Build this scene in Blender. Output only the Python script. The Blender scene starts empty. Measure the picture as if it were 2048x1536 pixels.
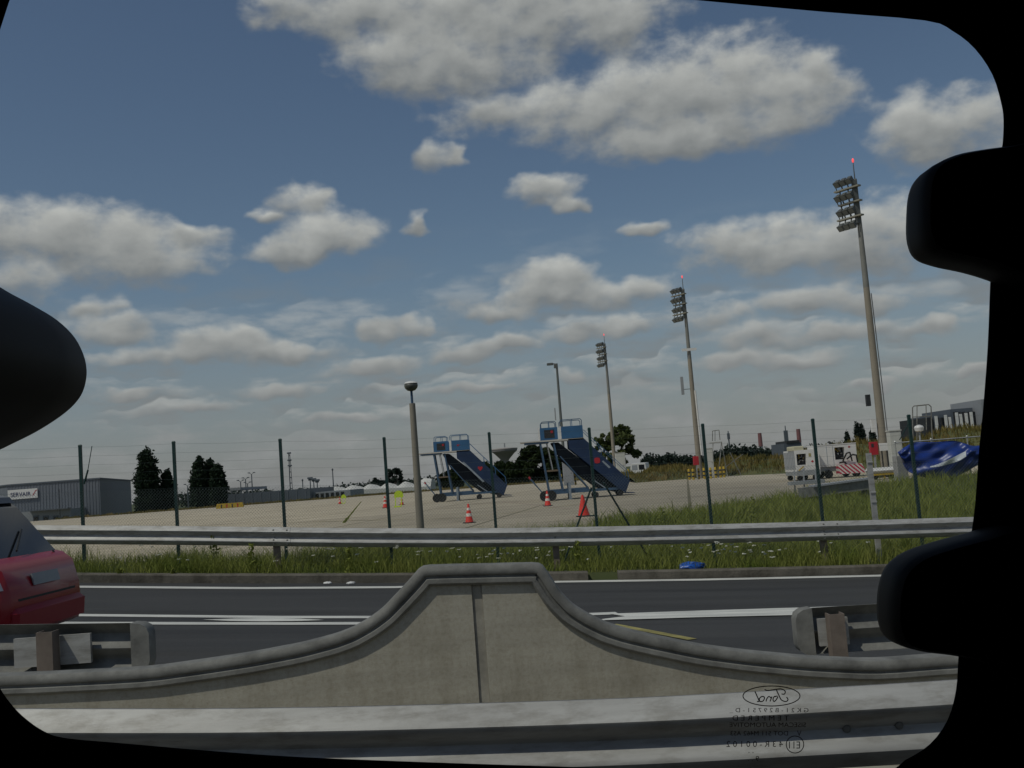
import bpy, bmesh, math, random
import numpy as np
from mathutils import Vector, Matrix
random.seed(7); rng = np.random.default_rng(11)
S = bpy.context.scene
COL = S.collection

# ------------------------------------------------------------------ camera
FPX, CX, CY = 2070.0, 1024.0, 768.0          # the photograph's own focal length in pixels (2048 wide)
PITCH, ROLL = math.radians(5.0), math.radians(4.3)
CAM = Vector((0, 0, 1.67))
_F = Vector((0, math.cos(PITCH), math.sin(PITCH)))
_U0 = Vector((0, -math.sin(PITCH), math.cos(PITCH))); _R0 = Vector((1, 0, 0))
_R = _R0 * math.cos(ROLL) - _U0 * math.sin(ROLL)
_U = _U0 * math.cos(ROLL) + _R0 * math.sin(ROLL)
cd = bpy.data.cameras.new('camera'); cam = bpy.data.objects.new('camera', cd); COL.objects.link(cam)
cam.matrix_world = Matrix(((_R.x, _U.x, -_F.x, CAM.x), (_R.y, _U.y, -_F.y, CAM.y), (_R.z, _U.z, -_F.z, CAM.z), (0, 0, 0, 1)))
cd.sensor_width = 36.0; cd.lens = FPX / 2048 * 36.0; cd.clip_start = 0.02; cd.clip_end = 9000
S.camera = cam

def ray(x, y):
    d = _F * FPX + _R * (x - CX) - _U * (y - CY)
    return d / d.y
def at(x, y, Y):                       # point seen at photo position (x, y) standing Y metres away
    return CAM + ray(x, y) * Y
def gnd(x, y, z=0.0):                  # where the sight line meets level ground
    d = ray(x, y); return CAM + d * ((z - CAM.z) / d.z)
def rz(X):                             # the ramp: falls to the right, slight sag
    c = max(-8.0, min(8.0, X)); z = 0.012 - 0.0616 * c + 0.0015 * c * c
    e = max(-45.0, min(45.0, X)) - c
    return z - 0.03 * e
def groad(x, y):
    p = gnd(x, y, 0)
    for _ in range(12): p = gnd(x, y, rz(p.x))
    return p

# ------------------------------------------------------------------ sun, sky, exposure
SUN = Vector((-0.80, -0.58, 1.5)).normalized()
el = math.asin(SUN.z); az = math.atan2(SUN.x, SUN.y)
sl = bpy.data.lights.new('sun', 'SUN'); sl.energy = 3.2; sl.angle = math.radians(0.6); sl.color = (1.0, 0.95, 0.86)
so = bpy.data.objects.new('sun', sl); COL.objects.link(so); so.location = (0, 0, 60)
so.rotation_euler = SUN.to_track_quat('Z', 'Y').to_euler()
S.view_settings.view_transform = 'Standard'; S.view_settings.look = 'None'
S.view_settings.exposure = -0.85; S.view_settings.gamma = 1.0; S.view_settings.use_curve_mapping = False
S.render.engine = 'CYCLES'
S.cycles.max_bounces = 4; S.cycles.diffuse_bounces = 2; S.cycles.glossy_bounces = 2; S.cycles.transparent_max_bounces = 12
S.cycles.caustics_reflective = False; S.cycles.caustics_refractive = False

CLOUDS = [  # photo position of the centre and half sizes of each puff
 (560,15,60,28),(720,15,140,48),(1000,20,260,80),(1230,40,80,55),(790,125,85,52),(930,120,140,60),
 (1430,165,155,78),(1250,215,215,66),(1000,222,120,28),(1590,190,100,58),(1640,140,35,25),(1400,268,200,42),
 (1815,252,58,54),(1920,245,110,58),(868,310,36,34),(905,305,18,25),(1090,380,65,30),(1145,405,40,14),
 (590,402,50,30),(660,470,85,44),(590,500,90,27),(535,435,40,13),(838,453,28,18),
 (50,470,90,58),(200,470,120,52),(290,520,120,48),(385,470,45,19),(40,560,60,34),(200,612,45,18),(240,655,70,26),
 (430,688,110,30),(330,712,110,15),(570,705,90,17),(760,660,42,24),(822,652,35,21),
 (1105,560,85,42),(1080,597,150,25),(1240,585,85,30),(1000,628,65,17),(1200,655,130,21),
 (1490,490,120,46),(1630,500,140,48),(1770,465,110,65),(1620,597,85,26),(1745,600,75,26),
 (1440,630,55,24),(1500,675,60,26),(1670,670,110,19),(1845,665,50,13),(1890,648,25,11),(1300,450,46,12),
 (750,732,90,20),(960,700,90,19),(1025,690,45,16),(560,775,90,15),(270,785,60,13),(390,815,70,10),(700,830,80,10),(930,770,100,13),
 (1460,722,70,14),(1600,722,110,13),(1740,770,50,10),(1945,740,30,12),(1150,745,35,15)]
def build_world():
    w = bpy.data.worlds.new('World'); S.world = w; w.use_nodes = True
    nt = w.node_tree; N = nt.nodes; L = nt.links; N.clear()
    def nd(tree, t, **k):
        n = tree.nodes.new(t)
        for a, b in k.items(): setattr(n, a, b)
        return n
    # group: soft sum of all puffs; gives the distance-like field and the height inside the puff
    g = bpy.data.node_groups.new('puffs', 'ShaderNodeTree')
    g.interface.new_socket('P', in_out='INPUT', socket_type='NodeSocketVector')
    g.interface.new_socket('Sum', in_out='OUTPUT', socket_type='NodeSocketVector')
    gi = g.nodes.new('NodeGroupInput'); go = g.nodes.new('NodeGroupOutput'); acc = None
    src = gi.outputs[0]
    for i_, (x, y, rx, ry) in enumerate(CLOUDS):
        if i_ % 14 == 13:
            c_ = nd(g, 'ShaderNodeVectorMath', operation='MULTIPLY_ADD'); g.links.new(acc, c_.inputs[0]); c_.inputs[1].default_value = (1e-12,)*3; g.links.new(src, c_.inputs[2]); src = c_.outputs[0]
        d = (ray(x, y)).normalized(); a = math.atan2(d.x, d.y); e = math.asin(d.z)
        sx = FPX / rx * math.cos(e); sy = FPX / ry
        m = nd(g, 'ShaderNodeVectorMath', operation='MULTIPLY_ADD'); g.links.new(src, m.inputs[0])
        m.inputs[1].default_value = (sx, sy, 0); m.inputs[2].default_value = (-a * sx, -e * sy, 1)
        l = nd(g, 'ShaderNodeVectorMath', operation='DOT_PRODUCT'); g.links.new(m.outputs[0], l.inputs[0]); g.links.new(m.outputs[0], l.inputs[1])
        q = nd(g, 'ShaderNodeMath', operation='POWER'); q.inputs[0].default_value = math.exp(-1.8); g.links.new(l.outputs['Value'], q.inputs[1])
        s_ = nd(g, 'ShaderNodeVectorMath', operation='MULTIPLY_ADD'); g.links.new(m.outputs[0], s_.inputs[0]); g.links.new(q.outputs[0], s_.inputs[1])
        if acc is not None: g.links.new(acc, s_.inputs[2])
        acc = s_.outputs[0]
    g.links.new(acc, go.inputs[0])
    def M(op, a, b=None, c=None, clamp=False):
        n = nd(nt, 'ShaderNodeMath', operation=op); n.use_clamp = clamp
        for i, v in enumerate((a, b, c)):
            if v is None: continue
            if isinstance(v, (int, float)): n.inputs[i].default_value = v
            else: L.new(v, n.inputs[i])
        return n.outputs[0]
    def V(op, a, b):
        n = nd(nt, 'ShaderNodeVectorMath', operation=op)
        for i, v in enumerate((a, b)):
            if isinstance(v, tuple): n.inputs[i].default_value = v
            else: L.new(v, n.inputs[i])
        return n.outputs[0]
    def mix(f, a, b):
        n = nd(nt, 'ShaderNodeMix', data_type='RGBA')
        for s, v in ((0, f), (6, a), (7, b)):
            if isinstance(v, (int, float)): n.inputs[s].default_value = v
            elif isinstance(v, tuple): n.inputs[s].default_value = v
            else: L.new(v, n.inputs[s])
        return n.outputs[2]
    tc = nd(nt, 'ShaderNodeTexCoord'); sp = nd(nt, 'ShaderNodeSeparateXYZ'); L.new(tc.outputs['Generated'], sp.inputs[0])
    x, y, z = sp.outputs
    A = M('ARCTAN2', x, y); E = M('ARCSINE', z)
    cb = nd(nt, 'ShaderNodeCombineXYZ'); L.new(A, cb.inputs[0]); L.new(E, cb.inputs[1]); P = cb.outputs[0]
    # puffs keep going round the rest of the sky: repeat the field of the view every 1.05 rad of azimuth
    Aw = M('PINGPONG', M('ADD', A, 0.52 + 1.04 * 4), 1.04)
    Aw = M('SUBTRACT', Aw, 0.52)
    cb2 = nd(nt, 'ShaderNodeCombineXYZ'); L.new(Aw, cb2.inputs[0]); L.new(E, cb2.inputs[1]); PW = cb2.outputs[0]
    def noise(vec, scale, detail, rough=0.55):
        n = nd(nt, 'ShaderNodeTexNoise'); n.inputs['Scale'].default_value = scale; n.inputs['Detail'].default_value = detail
        n.inputs['Roughness'].default_value = rough; L.new(vec, n.inputs['Vector']); return n
    stretch = V('MULTIPLY', P, (1.0, 1.5, 1.0))
    wv = noise(stretch, 22, 2); warp = V('MULTIPLY', V('SUBTRACT', wv.outputs['Color'], (0.5, 0.5, 0.5)), (0.055, 0.030, 0))
    PP = V('ADD', PW, warp)
    grp = nd(nt, 'ShaderNodeGroup'); grp.node_tree = g; L.new(PP, grp.inputs[0])
    ss = nd(nt, 'ShaderNodeSeparateXYZ'); L.new(grp.outputs[0], ss.inputs[0])
    f = M('MAXIMUM', ss.outputs[2], 1e-7); vert = M('DIVIDE', ss.outputs[1], f)
    ln = M('MULTIPLY_ADD', M('LOGARITHM', f, math.e), -1/1.8, -1.0)      # = squared distance in puff radii
    n0 = noise(stretch, 26, 5, 0.56).outputs['Fac']
    n1 = noise(V('ADD', stretch, (-0.008, 0.020, 0)), 26, 3, 0.5).outputs['Fac']
    d0 = M('MULTIPLY_ADD', M('SUBTRACT', n0, 0.5), 3.3, ln)
    mr = nd(nt, 'ShaderNodeMapRange', interpolation_type='SMOOTHSTEP'); L.new(d0, mr.inputs[0])
    mr.inputs[1].default_value = 1.85; mr.inputs[2].default_value = -0.05; mr.inputs[3].default_value = 0.0; mr.inputs[4].default_value = 0.96
    lowv = V('MULTIPLY', P, (1.0, 3.0, 1.0)); nl = noise(lowv, 13, 5, 0.55).outputs['Fac']
    ml = nd(nt, 'ShaderNodeMapRange', interpolation_type='SMOOTHSTEP'); L.new(nl, ml.inputs[0])
    ml.inputs[1].default_value = 0.42; ml.inputs[2].default_value = 0.68; ml.inputs[3].default_value = 0.0; ml.inputs[4].default_value = 0.8
    lo = nd(nt, 'ShaderNodeMapRange', interpolation_type='SMOOTHSTEP'); L.new(E, lo.inputs[0])
    lo.inputs[1].default_value = 0.25; lo.inputs[2].default_value = 0.09; lo.inputs[3].default_value = 0.0; lo.inputs[4].default_value = 1.0
    cover = M('MAXIMUM', mr.outputs[0], M('MULTIPLY', ml.outputs[0], lo.outputs[0]))
    lit = M('MULTIPLY_ADD', vert, 0.55, 0.40)
    lit = M('MULTIPLY_ADD', M('SUBTRACT', n1, n0), 0.75, lit)
    lit = M('MULTIPLY_ADD', M('MINIMUM', d0, 1.2), 0.10, lit, clamp=True)
    hz = nd(nt, 'ShaderNodeMapRange', interpolation_type='SMOOTHSTEP'); L.new(E, hz.inputs[0])
    hz.inputs[1].default_value = 0.0; hz.inputs[2].default_value = 0.22; hz.inputs[3].default_value = 0.72; hz.inputs[4].default_value = 0.0
    k = 1.0
    cc = mix(lit, (3.9 * k, 4.0 * k, 4.1 * k, 1), (10.2 * k, 10.0 * k, 9.6 * k, 1))
    cc = mix(hz.outputs[0], cc, (4.7, 4.75, 4.9, 1))
    sky = nd(nt, 'ShaderNodeTexSky', sky_type='NISHITA'); sky.sun_disc = False
    sky.sun_elevation = el; sky.sun_rotation = az; sky.air_density = 1.1; sky.dust_density = 0.6; sky.ozone_density = 1.0; sky.altitude = 100
    tint = nd(nt, 'ShaderNodeMix', data_type='RGBA', blend_type='MULTIPLY'); tint.inputs[0].default_value = 1.0; L.new(sky.outputs[0], tint.inputs[6]); tint.inputs[7].default_value = (0.98, 0.99, 1.03, 1)
    skyc = mix(M('MULTIPLY', hz.outputs[0], 0.9), tint.outputs[2], (3.85, 3.95, 4.6, 1))
    up = M('GREATER_THAN', E, -0.01)
    col = mix(M('MULTIPLY', cover, up), skyc, cc)
    bg = nd(nt, 'ShaderNodeBackground'); L.new(col, bg.inputs[0]); bg.inputs[1].default_value = 0.095
    w.cycles.sampling_method = 'NONE'
    out = nd(nt, 'ShaderNodeOutputWorld'); L.new(bg.outputs[0], out.inputs[0])
build_world()

# ------------------------------------------------------------------ materials
MATS = {}
def mat(name, col, rough=0.6, metal=0.0, var=0.0, scale=4.0, bump=0.0, bscale=40.0, col2=None, spec=0.4, stretch=None, coat=0.0):
    if name in MATS: return MATS[name]
    m = bpy.data.materials.new(name); m.use_nodes = True; nt = m.node_tree; b = nt.nodes['Principled BSDF']
    b.inputs['Roughness'].default_value = rough; b.inputs['Metallic'].default_value = metal
    b.inputs['Specular IOR Level'].default_value = spec; b.inputs['Coat Weight'].default_value = coat
    c = (*col, 1)
    if var > 0 or col2:
        tc = nt.nodes.new('ShaderNodeTexCoord'); n = nt.nodes.new('ShaderNodeTexNoise')
        n.inputs['Scale'].default_value = scale; n.inputs['Detail'].default_value = 6; n.inputs['Roughness'].default_value = 0.65
        src = tc.outputs['Object']
        if stretch:
            mp = nt.nodes.new('ShaderNodeMapping'); mp.inputs['Scale'].default_value = stretch; nt.links.new(src, mp.inputs[0]); src = mp.outputs[0]
        nt.links.new(src, n.inputs['Vector'])
        r = nt.nodes.new('ShaderNodeValToRGB'); nt.links.new(n.outputs['Fac'], r.inputs[0])
        r.color_ramp.elements[0].position = 0.32; r.color_ramp.elements[1].position = 0.68
        a = col2 if col2 else tuple(v * (1 - var) for v in col); h = col if col2 else tuple(min(1, v * (1 + var)) for v in col)
        r.color_ramp.elements[0].color = (*a, 1); r.color_ramp.elements[1].color = (*h, 1)
        nt.links.new(r.outputs[0], b.inputs['Base Color'])
    else: b.inputs['Base Color'].default_value = c
    if bump > 0:
        tc = nt.nodes.new('ShaderNodeTexCoord'); n = nt.nodes.new('ShaderNodeTexNoise'); n.inputs['Scale'].default_value = bscale; n.inputs['Detail'].default_value = 5
        nt.links.new(tc.outputs['Object'], n.inputs['Vector'])
        bp = nt.nodes.new('ShaderNodeBump'); bp.inputs['Strength'].default_value = bump; bp.inputs['Distance'].default_value = 0.02
        nt.links.new(n.outputs['Fac'], bp.inputs['Height']); nt.links.new(bp.outputs[0], b.inputs['Normal'])
    MATS[name] = m; return m
def leafmat(name, c1, c2, scale=1.0):
    if name in MATS: return MATS[name]
    m = mat(name, c2, 0.75, col2=c1, scale=scale, spec=0.15)
    nt = m.node_tree; b = nt.nodes['Principled BSDF']; o = nt.nodes['Material Output']
    t = nt.nodes.new('ShaderNodeBsdfTranslucent'); mx = nt.nodes.new('ShaderNodeMixShader'); mx.inputs[0].default_value = 0.25
    lk = b.inputs['Base Color'].links[0].from_socket
    nt.links.new(lk, t.inputs[0]); nt.links.new(b.outputs[0], mx.inputs[1]); nt.links.new(t.outputs[0], mx.inputs[2]); nt.links.new(mx.outputs[0], o.inputs[0])
    return m
ASPH = mat('asphalt', (0.066, 0.065, 0.062), 0.85, col2=(0.044, 0.044, 0.044), scale=1.0, stretch=(0.12, 1.6, 1.0), bump=0.35, bscale=90)
APRON = mat('apron_concrete', (0.55, 0.47, 0.345), 0.9, col2=(0.46, 0.395, 0.295), scale=0.35, bump=0.2, bscale=6)
def apron_detail():
    nt = APRON.node_tree; b = nt.nodes['Principled BSDF']; src = b.inputs['Base Color'].links[0].from_socket
    tc = nt.nodes.new('ShaderNodeTexCoord'); mp = nt.nodes.new('ShaderNodeMapping'); mp.inputs['Rotation'].default_value = (0, 0, 0.16); nt.links.new(tc.outputs['Object'], mp.inputs[0])
    br = nt.nodes.new('ShaderNodeTexBrick'); nt.links.new(mp.outputs[0], br.inputs[0]); br.offset = 0.0; br.inputs['Scale'].default_value = 1.0
    br.inputs['Brick Width'].default_value = 7.5; br.inputs['Row Height'].default_value = 5.0; br.inputs['Mortar Size'].default_value = 0.09; br.inputs['Mortar Smooth'].default_value = 0.4
    br.inputs['Color1'].default_value = (1, 1, 1, 1); br.inputs['Color2'].default_value = (0.88, 0.88, 0.87, 1); br.inputs['Mortar'].default_value = (0.45, 0.46, 0.40, 1)
    n = nt.nodes.new('ShaderNodeTexNoise'); n.inputs['Scale'].default_value = 0.13; n.inputs['Detail'].default_value = 8; n.inputs['Roughness'].default_value = 0.7; nt.links.new(tc.outputs['Object'], n.inputs['Vector'])
    r = nt.nodes.new('ShaderNodeValToRGB'); r.color_ramp.elements[0].position = 0.30; r.color_ramp.elements[0].color = (0.72, 0.71, 0.70, 1); r.color_ramp.elements[1].position = 0.46; r.color_ramp.elements[1].color = (1, 1, 1, 1); nt.links.new(n.outputs['Fac'], r.inputs[0])
    for s_ in (br.outputs[0], r.outputs[0]):
        m = nt.nodes.new('ShaderNodeMix'); m.data_type = 'RGBA'; m.blend_type = 'MULTIPLY'; m.inputs[0].default_value = 1.0; nt.links.new(src, m.inputs[6]); nt.links.new(s_, m.inputs[7]); src = m.outputs[2]
    nt.links.new(src, b.inputs['Base Color'])
apron_detail()
def streaks(m, sc, lo_, stretch):                        # rain streaks and grime multiplied over the base colour
    nt = m.node_tree; b = nt.nodes['Principled BSDF']; src = b.inputs['Base Color'].links[0].from_socket
    tc = nt.nodes.new('ShaderNodeTexCoord'); mp = nt.nodes.new('ShaderNodeMapping'); mp.inputs['Scale'].default_value = stretch; nt.links.new(tc.outputs['Object'], mp.inputs[0])
    n = nt.nodes.new('ShaderNodeTexNoise'); n.inputs['Scale'].default_value = sc; n.inputs['Detail'].default_value = 7; n.inputs['Roughness'].default_value = 0.7; nt.links.new(mp.outputs[0], n.inputs['Vector'])
    r = nt.nodes.new('ShaderNodeValToRGB'); r.color_ramp.elements[0].position = 0.36; r.color_ramp.elements[0].color = (lo_, lo_*0.98, lo_*0.94, 1); r.color_ramp.elements[1].position = 0.54; r.color_ramp.elements[1].color = (1, 1, 1, 1); nt.links.new(n.outputs['Fac'], r.inputs[0])
    mx = nt.nodes.new('ShaderNodeMix'); mx.data_type = 'RGBA'; mx.blend_type = 'MULTIPLY'; mx.inputs[0].default_value = 1.0; nt.links.new(src, mx.inputs[6]); nt.links.new(r.outputs[0], mx.inputs[7]); nt.links.new(mx.outputs[2], b.inputs['Base Color'])
MEDC = mat('wall_concrete', (0.47, 0.435, 0.35), 0.9, col2=(0.38, 0.35, 0.28), scale=3.0, bump=0.12, bscale=120, stretch=(0.6, 1.0, 4.0))
MEDG = mat('median_paving', (0.3, 0.285, 0.24), 0.9, var=0.15, scale=2)
KERB = mat('kerb_concrete', (0.17, 0.15, 0.12), 0.9, col2=(0.10, 0.09, 0.07), scale=3.5, bump=0.4, bscale=30)
PAINT = mat('road_paint', (0.76, 0.74, 0.66), 0.7, col2=(0.50, 0.49, 0.45), scale=2.5, stretch=(0.5, 3, 1))
YPAINT = mat('yellow_paint', (0.30, 0.26, 0.09), 0.85, var=0.4, scale=4)
FADEY = mat('faded_yellow_line', (0.46, 0.37, 0.17), 0.9, col2=(0.40, 0.35, 0.23), scale=1)
FADER = mat('faded_red_line', (0.46, 0.31, 0.24), 0.9, col2=(0.40, 0.34, 0.26), scale=1)
GALV = mat('galvanised_steel', (0.50, 0.49, 0.46), 0.58, 0.25, col2=(0.36, 0.35, 0.325), scale=3.0, stretch=(0.35, 1, 5), bump=0.06, bscale=12)
GALVD = mat('weathered_steel', (0.20, 0.195, 0.175), 0.75, 0.1, var=0.35, scale=5, bump=0.15, bscale=25)
POSTM = mat('post_steel', (0.2, 0.16, 0.13), 0.8, 0.2, var=0.25, scale=6)
streaks(MEDC, 5.0, 0.82, (1.0, 1.0, 0.3)); streaks(MEDC, 45.0, 0.86, (1.0, 1.0, 1.0)); streaks(GALV, 9.0, 0.72, (0.5, 1.0, 1.6)); streaks(ASPH, 0.9, 0.78, (0.10, 2.2, 1.0)); streaks(ASPH, 30.0, 0.82, (1.0, 1.0, 1.0)); streaks(KERB, 3.0, 0.6, (1.0, 1.0, 0.5))
SOIL = mat('verge_soil', (0.075, 0.085, 0.03), 0.95, col2=(0.05, 0.065, 0.02), scale=2.0)
GRASS = leafmat('grass_blades', (0.12, 0.165, 0.025), (0.33, 0.335, 0.085), 1.6)
DRYG = leafmat('dry_grass', (0.13, 0.125, 0.03), (0.27, 0.19, 0.07), 0.35)
POPL = leafmat('poplar_leaves', (0.012, 0.026, 0.014), (0.028, 0.046, 0.024), 0.6)
DARKL = leafmat('dark_leaves', (0.013, 0.026, 0.010), (0.045, 0.062, 0.020), 0.4)
MIDL = leafmat('mid_leaves', (0.055, 0.08, 0.025), (0.13, 0.15, 0.05), 0.5)
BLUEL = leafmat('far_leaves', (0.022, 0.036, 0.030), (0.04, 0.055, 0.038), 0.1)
BARK = mat('bark', (0.09, 0.07, 0.05), 0.9, var=0.3, scale=5)
FENG = mat('fence_green', (0.012, 0.042, 0.036), 0.5, var=0.15, scale=8)
WIRE = mat('fence_wire', (0.16, 0.19, 0.18), 0.5, 0.4)
WHITEF = mat('white_petals', (0.75, 0.74, 0.62), 0.8)
WHITE = mat('white_enamel', (0.72, 0.70, 0.66), 0.45, var=0.06, scale=2)
GREYM = mat('grey_enamel', (0.30, 0.31, 0.31), 0.5, var=0.1, scale=2)
DARK = mat('dark_machinery', (0.03, 0.032, 0.034), 0.6, var=0.5, scale=8)
RUBBER = mat('rubber', (0.02, 0.02, 0.02), 0.8)
RED = mat('red_enamel', (0.42, 0.025, 0.035), 0.45, var=0.1, scale=3)
CONER = mat('cone_red', (0.72, 0.045, 0.025), 0.45, var=0.1, scale=3)
CONEW = mat('cone_white', (0.75, 0.68, 0.6), 0.5)
NEON = mat('neon_yellow', (0.55, 0.72, 0.03), 0.5)
YEL = mat('safety_yellow', (0.45, 0.30, 0.03), 0.6, var=0.3, scale=4)
BLUEP = mat('stair_blue', (0.04, 0.125, 0.25), 0.45, var=0.12, scale=1.5)
NAVY = mat('stair_navy', (0.013, 0.032, 0.08), 0.5, var=0.2, scale=1.5)
STEELB = mat('stair_frame_blue', (0.05, 0.10, 0.17), 0.55, var=0.2, scale=3)
GREYST = mat('pale_stripe', (0.25, 0.29, 0.33), 0.6, var=0.15, scale=3)
CONCP = mat('mast_concrete', (0.28, 0.245, 0.19), 0.85, var=0.1, scale=1.2, bump=0.1)
LAMPM = mat('lamp_metal', (0.13, 0.135, 0.125), 0.5, 0.3, var=0.2, scale=5)
GLASSD = mat('dark_glass', (0.015, 0.018, 0.022), 0.08, spec=0.6)
CLAD = mat('grey_cladding', (0.155, 0.168, 0.19), 0.6, var=0.05, scale=1.0)
CLADD = mat('dark_cladding', (0.10, 0.115, 0.135), 0.6, var=0.08, scale=0.6)
PALEW = mat('pale_wall', (0.30, 0.31, 0.32), 0.7, var=0.06, scale=0.6)
TENTW = mat('tent_fabric', (0.62, 0.60, 0.54), 0.8)
TARP = mat('blue_tarpaulin', (0.012, 0.036, 0.20), 0.4, var=0.25, scale=1.6, spec=0.6)
SILV = mat('silver_band', (0.62, 0.64, 0.64), 0.3, 0.2)
CARR = mat('red_car_paint', (0.30, 0.008, 0.016), 0.3, var=0.04, scale=2, coat=0.15)
BLACKT = mat('black_trim', (0.006, 0.006, 0.006), 0.6, spec=0.3, var=0.15, scale=60)
BAG = mat('blue_plastic', (0.02, 0.10, 0.42), 0.35)
PRINT = mat('glass_print', (0.045, 0.018, 0.008), 0.7)
NAVYT = mat('sign_navy', (0.02, 0.025, 0.10), 0.6)
def emit(name, col, s):
    m = bpy.data.materials.new(name); m.use_nodes = True; b = m.node_tree.nodes['Principled BSDF']
    b.inputs['Base Color'].default_value = (*col, 1); b.inputs['Emission Color'].default_value = (*col, 1); b.inputs['Emission Strength'].default_value = s
    return m
REDL = emit('red_lamp', (1.0, 0.10, 0.10), 1.6)
def glass_mat():
    m = bpy.data.materials.new('window_glass'); m.use_nodes = True; nt = m.node_tree; nt.nodes.clear()
    o = nt.nodes.new('ShaderNodeOutputMaterial'); t = nt.nodes.new('ShaderNodeBsdfTransparent'); t.inputs[0].default_value = (0.955, 0.975, 0.97, 1)
    gl = nt.nodes.new('ShaderNodeBsdfGlossy'); gl.inputs['Roughness'].default_value = 0.02
    fr = nt.nodes.new('ShaderNodeFresnel'); fr.inputs[0].default_value = 1.3; mx = nt.nodes.new('ShaderNodeMixShader')
    nt.links.new(fr.outputs[0], mx.inputs[0]); nt.links.new(t.outputs[0], mx.inputs[1]); nt.links.new(gl.outputs[0], mx.inputs[2]); nt.links.new(mx.outputs[0], o.inputs[0])
    return m
GLASS = glass_mat()
def stripes_mat():
    m = bpy.data.materials.new('red_white_stripes'); m.use_nodes = True; nt = m.node_tree; b = nt.nodes['Principled BSDF']
    tc = nt.nodes.new('ShaderNodeTexCoord'); w = nt.nodes.new('ShaderNodeSeparateXYZ'); nt.links.new(tc.outputs['Object'], w.inputs[0])
    a = nt.nodes.new('ShaderNodeMath'); a.operation = 'ADD'; nt.links.new(w.outputs[0], a.inputs[0]); nt.links.new(w.outputs[2], a.inputs[1])
    s = nt.nodes.new('ShaderNodeMath'); s.operation = 'MULTIPLY'; s.inputs[1].default_value = 3.6; nt.links.new(a.outputs[0], s.inputs[0])
    f = nt.nodes.new('ShaderNodeMath'); f.operation = 'FRACT'; nt.links.new(s.outputs[0], f.inputs[0])
    g = nt.nodes.new('ShaderNodeMath'); g.operation = 'GREATER_THAN'; g.inputs[1].default_value = 0.5; nt.links.new(f.outputs[0], g.inputs[0])
    mx = nt.nodes.new('ShaderNodeMix'); mx.data_type = 'RGBA'; nt.links.new(g.outputs[0], mx.inputs[0]); mx.inputs[6].default_value = (0.42, 0.03, 0.06, 1); mx.inputs[7].default_value = (0.6, 0.56, 0.5, 1)
    nt.links.new(mx.outputs[2], b.inputs['Base Color']); b.inputs['Roughness'].default_value = 0.6
    return m
STRIPE = stripes_mat()

# ------------------------------------------------------------------ mesh helpers
class MB:
    def __init__(s): s.v = []; s.f = []
    def add(s, vs, fs):
        o = len(s.v); s.v += [tuple(p) for p in vs]; s.f += [tuple(i + o for i in f) for f in fs]; return s
    def box(s, x0, x1, y0, y1, z0, z1):
        return s.add([(x0,y0,z0),(x1,y0,z0),(x1,y1,z0),(x0,y1,z0),(x0,y0,z1),(x1,y0,z1),(x1,y1,z1),(x0,y1,z1)],
                     [(0,3,2,1),(4,5,6,7),(0,1,5,4),(1,2,6,5),(2,3,7,6),(3,0,4,7)])
    def cbox(s, x0, x1, y0, y1, z0, z1, c=0.03):      # box with chamfered vertical edges and top
        pl = [(x0+c,y0),(x1-c,y0),(x1,y0+c),(x1,y1-c),(x1-c,y1),(x0+c,y1),(x0,y1-c),(x0,y0+c)]
        mx, my = (x0+x1)/2, (y0+y1)/2
        r = [[(p[0],p[1],z0) for p in pl],[(p[0],p[1],z1-c) for p in pl],
             [(p[0]+(c if p[0]<mx else -c),p[1]+(c if p[1]<my else -c),z1) for p in pl]]
        return s.loft(r)
    def loft(s, rings, cap=True):
        n = len(rings[0]); vs = [p for r in rings for p in r]; fs = []
        for k in range(len(rings)-1):
            for i in range(n):
                j = (i+1) % n; fs.append((k*n+i, k*n+j, (k+1)*n+j, (k+1)*n+i))
        if cap: fs.append(tuple(range(n-1,-1,-1))); fs.append(tuple((len(rings)-1)*n+i for i in range(n)))
        return s.add(vs, fs)
    def tube(s, a, b, r, r1=None, n=8):
        a = Vector(a); b = Vector(b); r1 = r if r1 is None else r1
        d = (b-a).normalized(); u = d.orthogonal().normalized(); w = d.cross(u)
        ring = lambda c, q: [c + (u*math.cos(t)+w*math.sin(t))*q for t in [2*math.pi*i/n for i in range(n)]]
        return s.loft([ring(a, r), ring(b, r1)])
    def bar(s, a, b, wx, wy):                            # rectangular bar between two points
        a = Vector(a); b = Vector(b); d = (b-a).normalized()
        u = d.cross(Vector((0,1,0)))
        if u.length < 1e-3: u = Vector((1,0,0))
        u.normalize(); w = d.cross(u)
        ring = lambda c: [c+u*wx/2+w*wy/2, c-u*wx/2+w*wy/2, c-u*wx/2-w*wy/2, c+u*wx/2-w*wy/2]
        return s.loft([ring(a), ring(b)])
    def path(s, pts, r, n=6):
        for i in range(len(pts)-1): s.tube(pts[i], pts[i+1], r, n=n)
        return s
    def lathe(s, prof, n=14, c=(0,0,0)):
        return s.loft([[(c[0]+r*math.cos(2*math.pi*i/n), c[1]+r*math.sin(2*math.pi*i/n), c[2]+z) for i in range(n)] for r, z in prof])
    def lathe_y(s, prof, n=18, c=(0,0,0)):               # axis along y (wheels)
        return s.loft([[(c[0]+r*math.cos(2*math.pi*i/n), c[1]+y, c[2]+r*math.sin(2*math.pi*i/n)) for i in range(n)] for r, y in prof])
    def prism(s, poly, y0, y1):                          # polygon in x,z pushed along y
        return s.loft([[(p[0], y0, p[1]) for p in poly], [(p[0], y1, p[1]) for p in poly]])
    def build(s, name, m, parent=None, smooth=False, loc=None):
        me = bpy.data.meshes.new(name); me.from_pydata(s.v, [], s.f); me.update()
        bm = bmesh.new(); bm.from_mesh(me); bmesh.ops.recalc_face_normals(bm, faces=bm.faces); bm.to_mesh(me); bm.free()
        return link(name, me, m, parent, smooth, loc)
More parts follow.
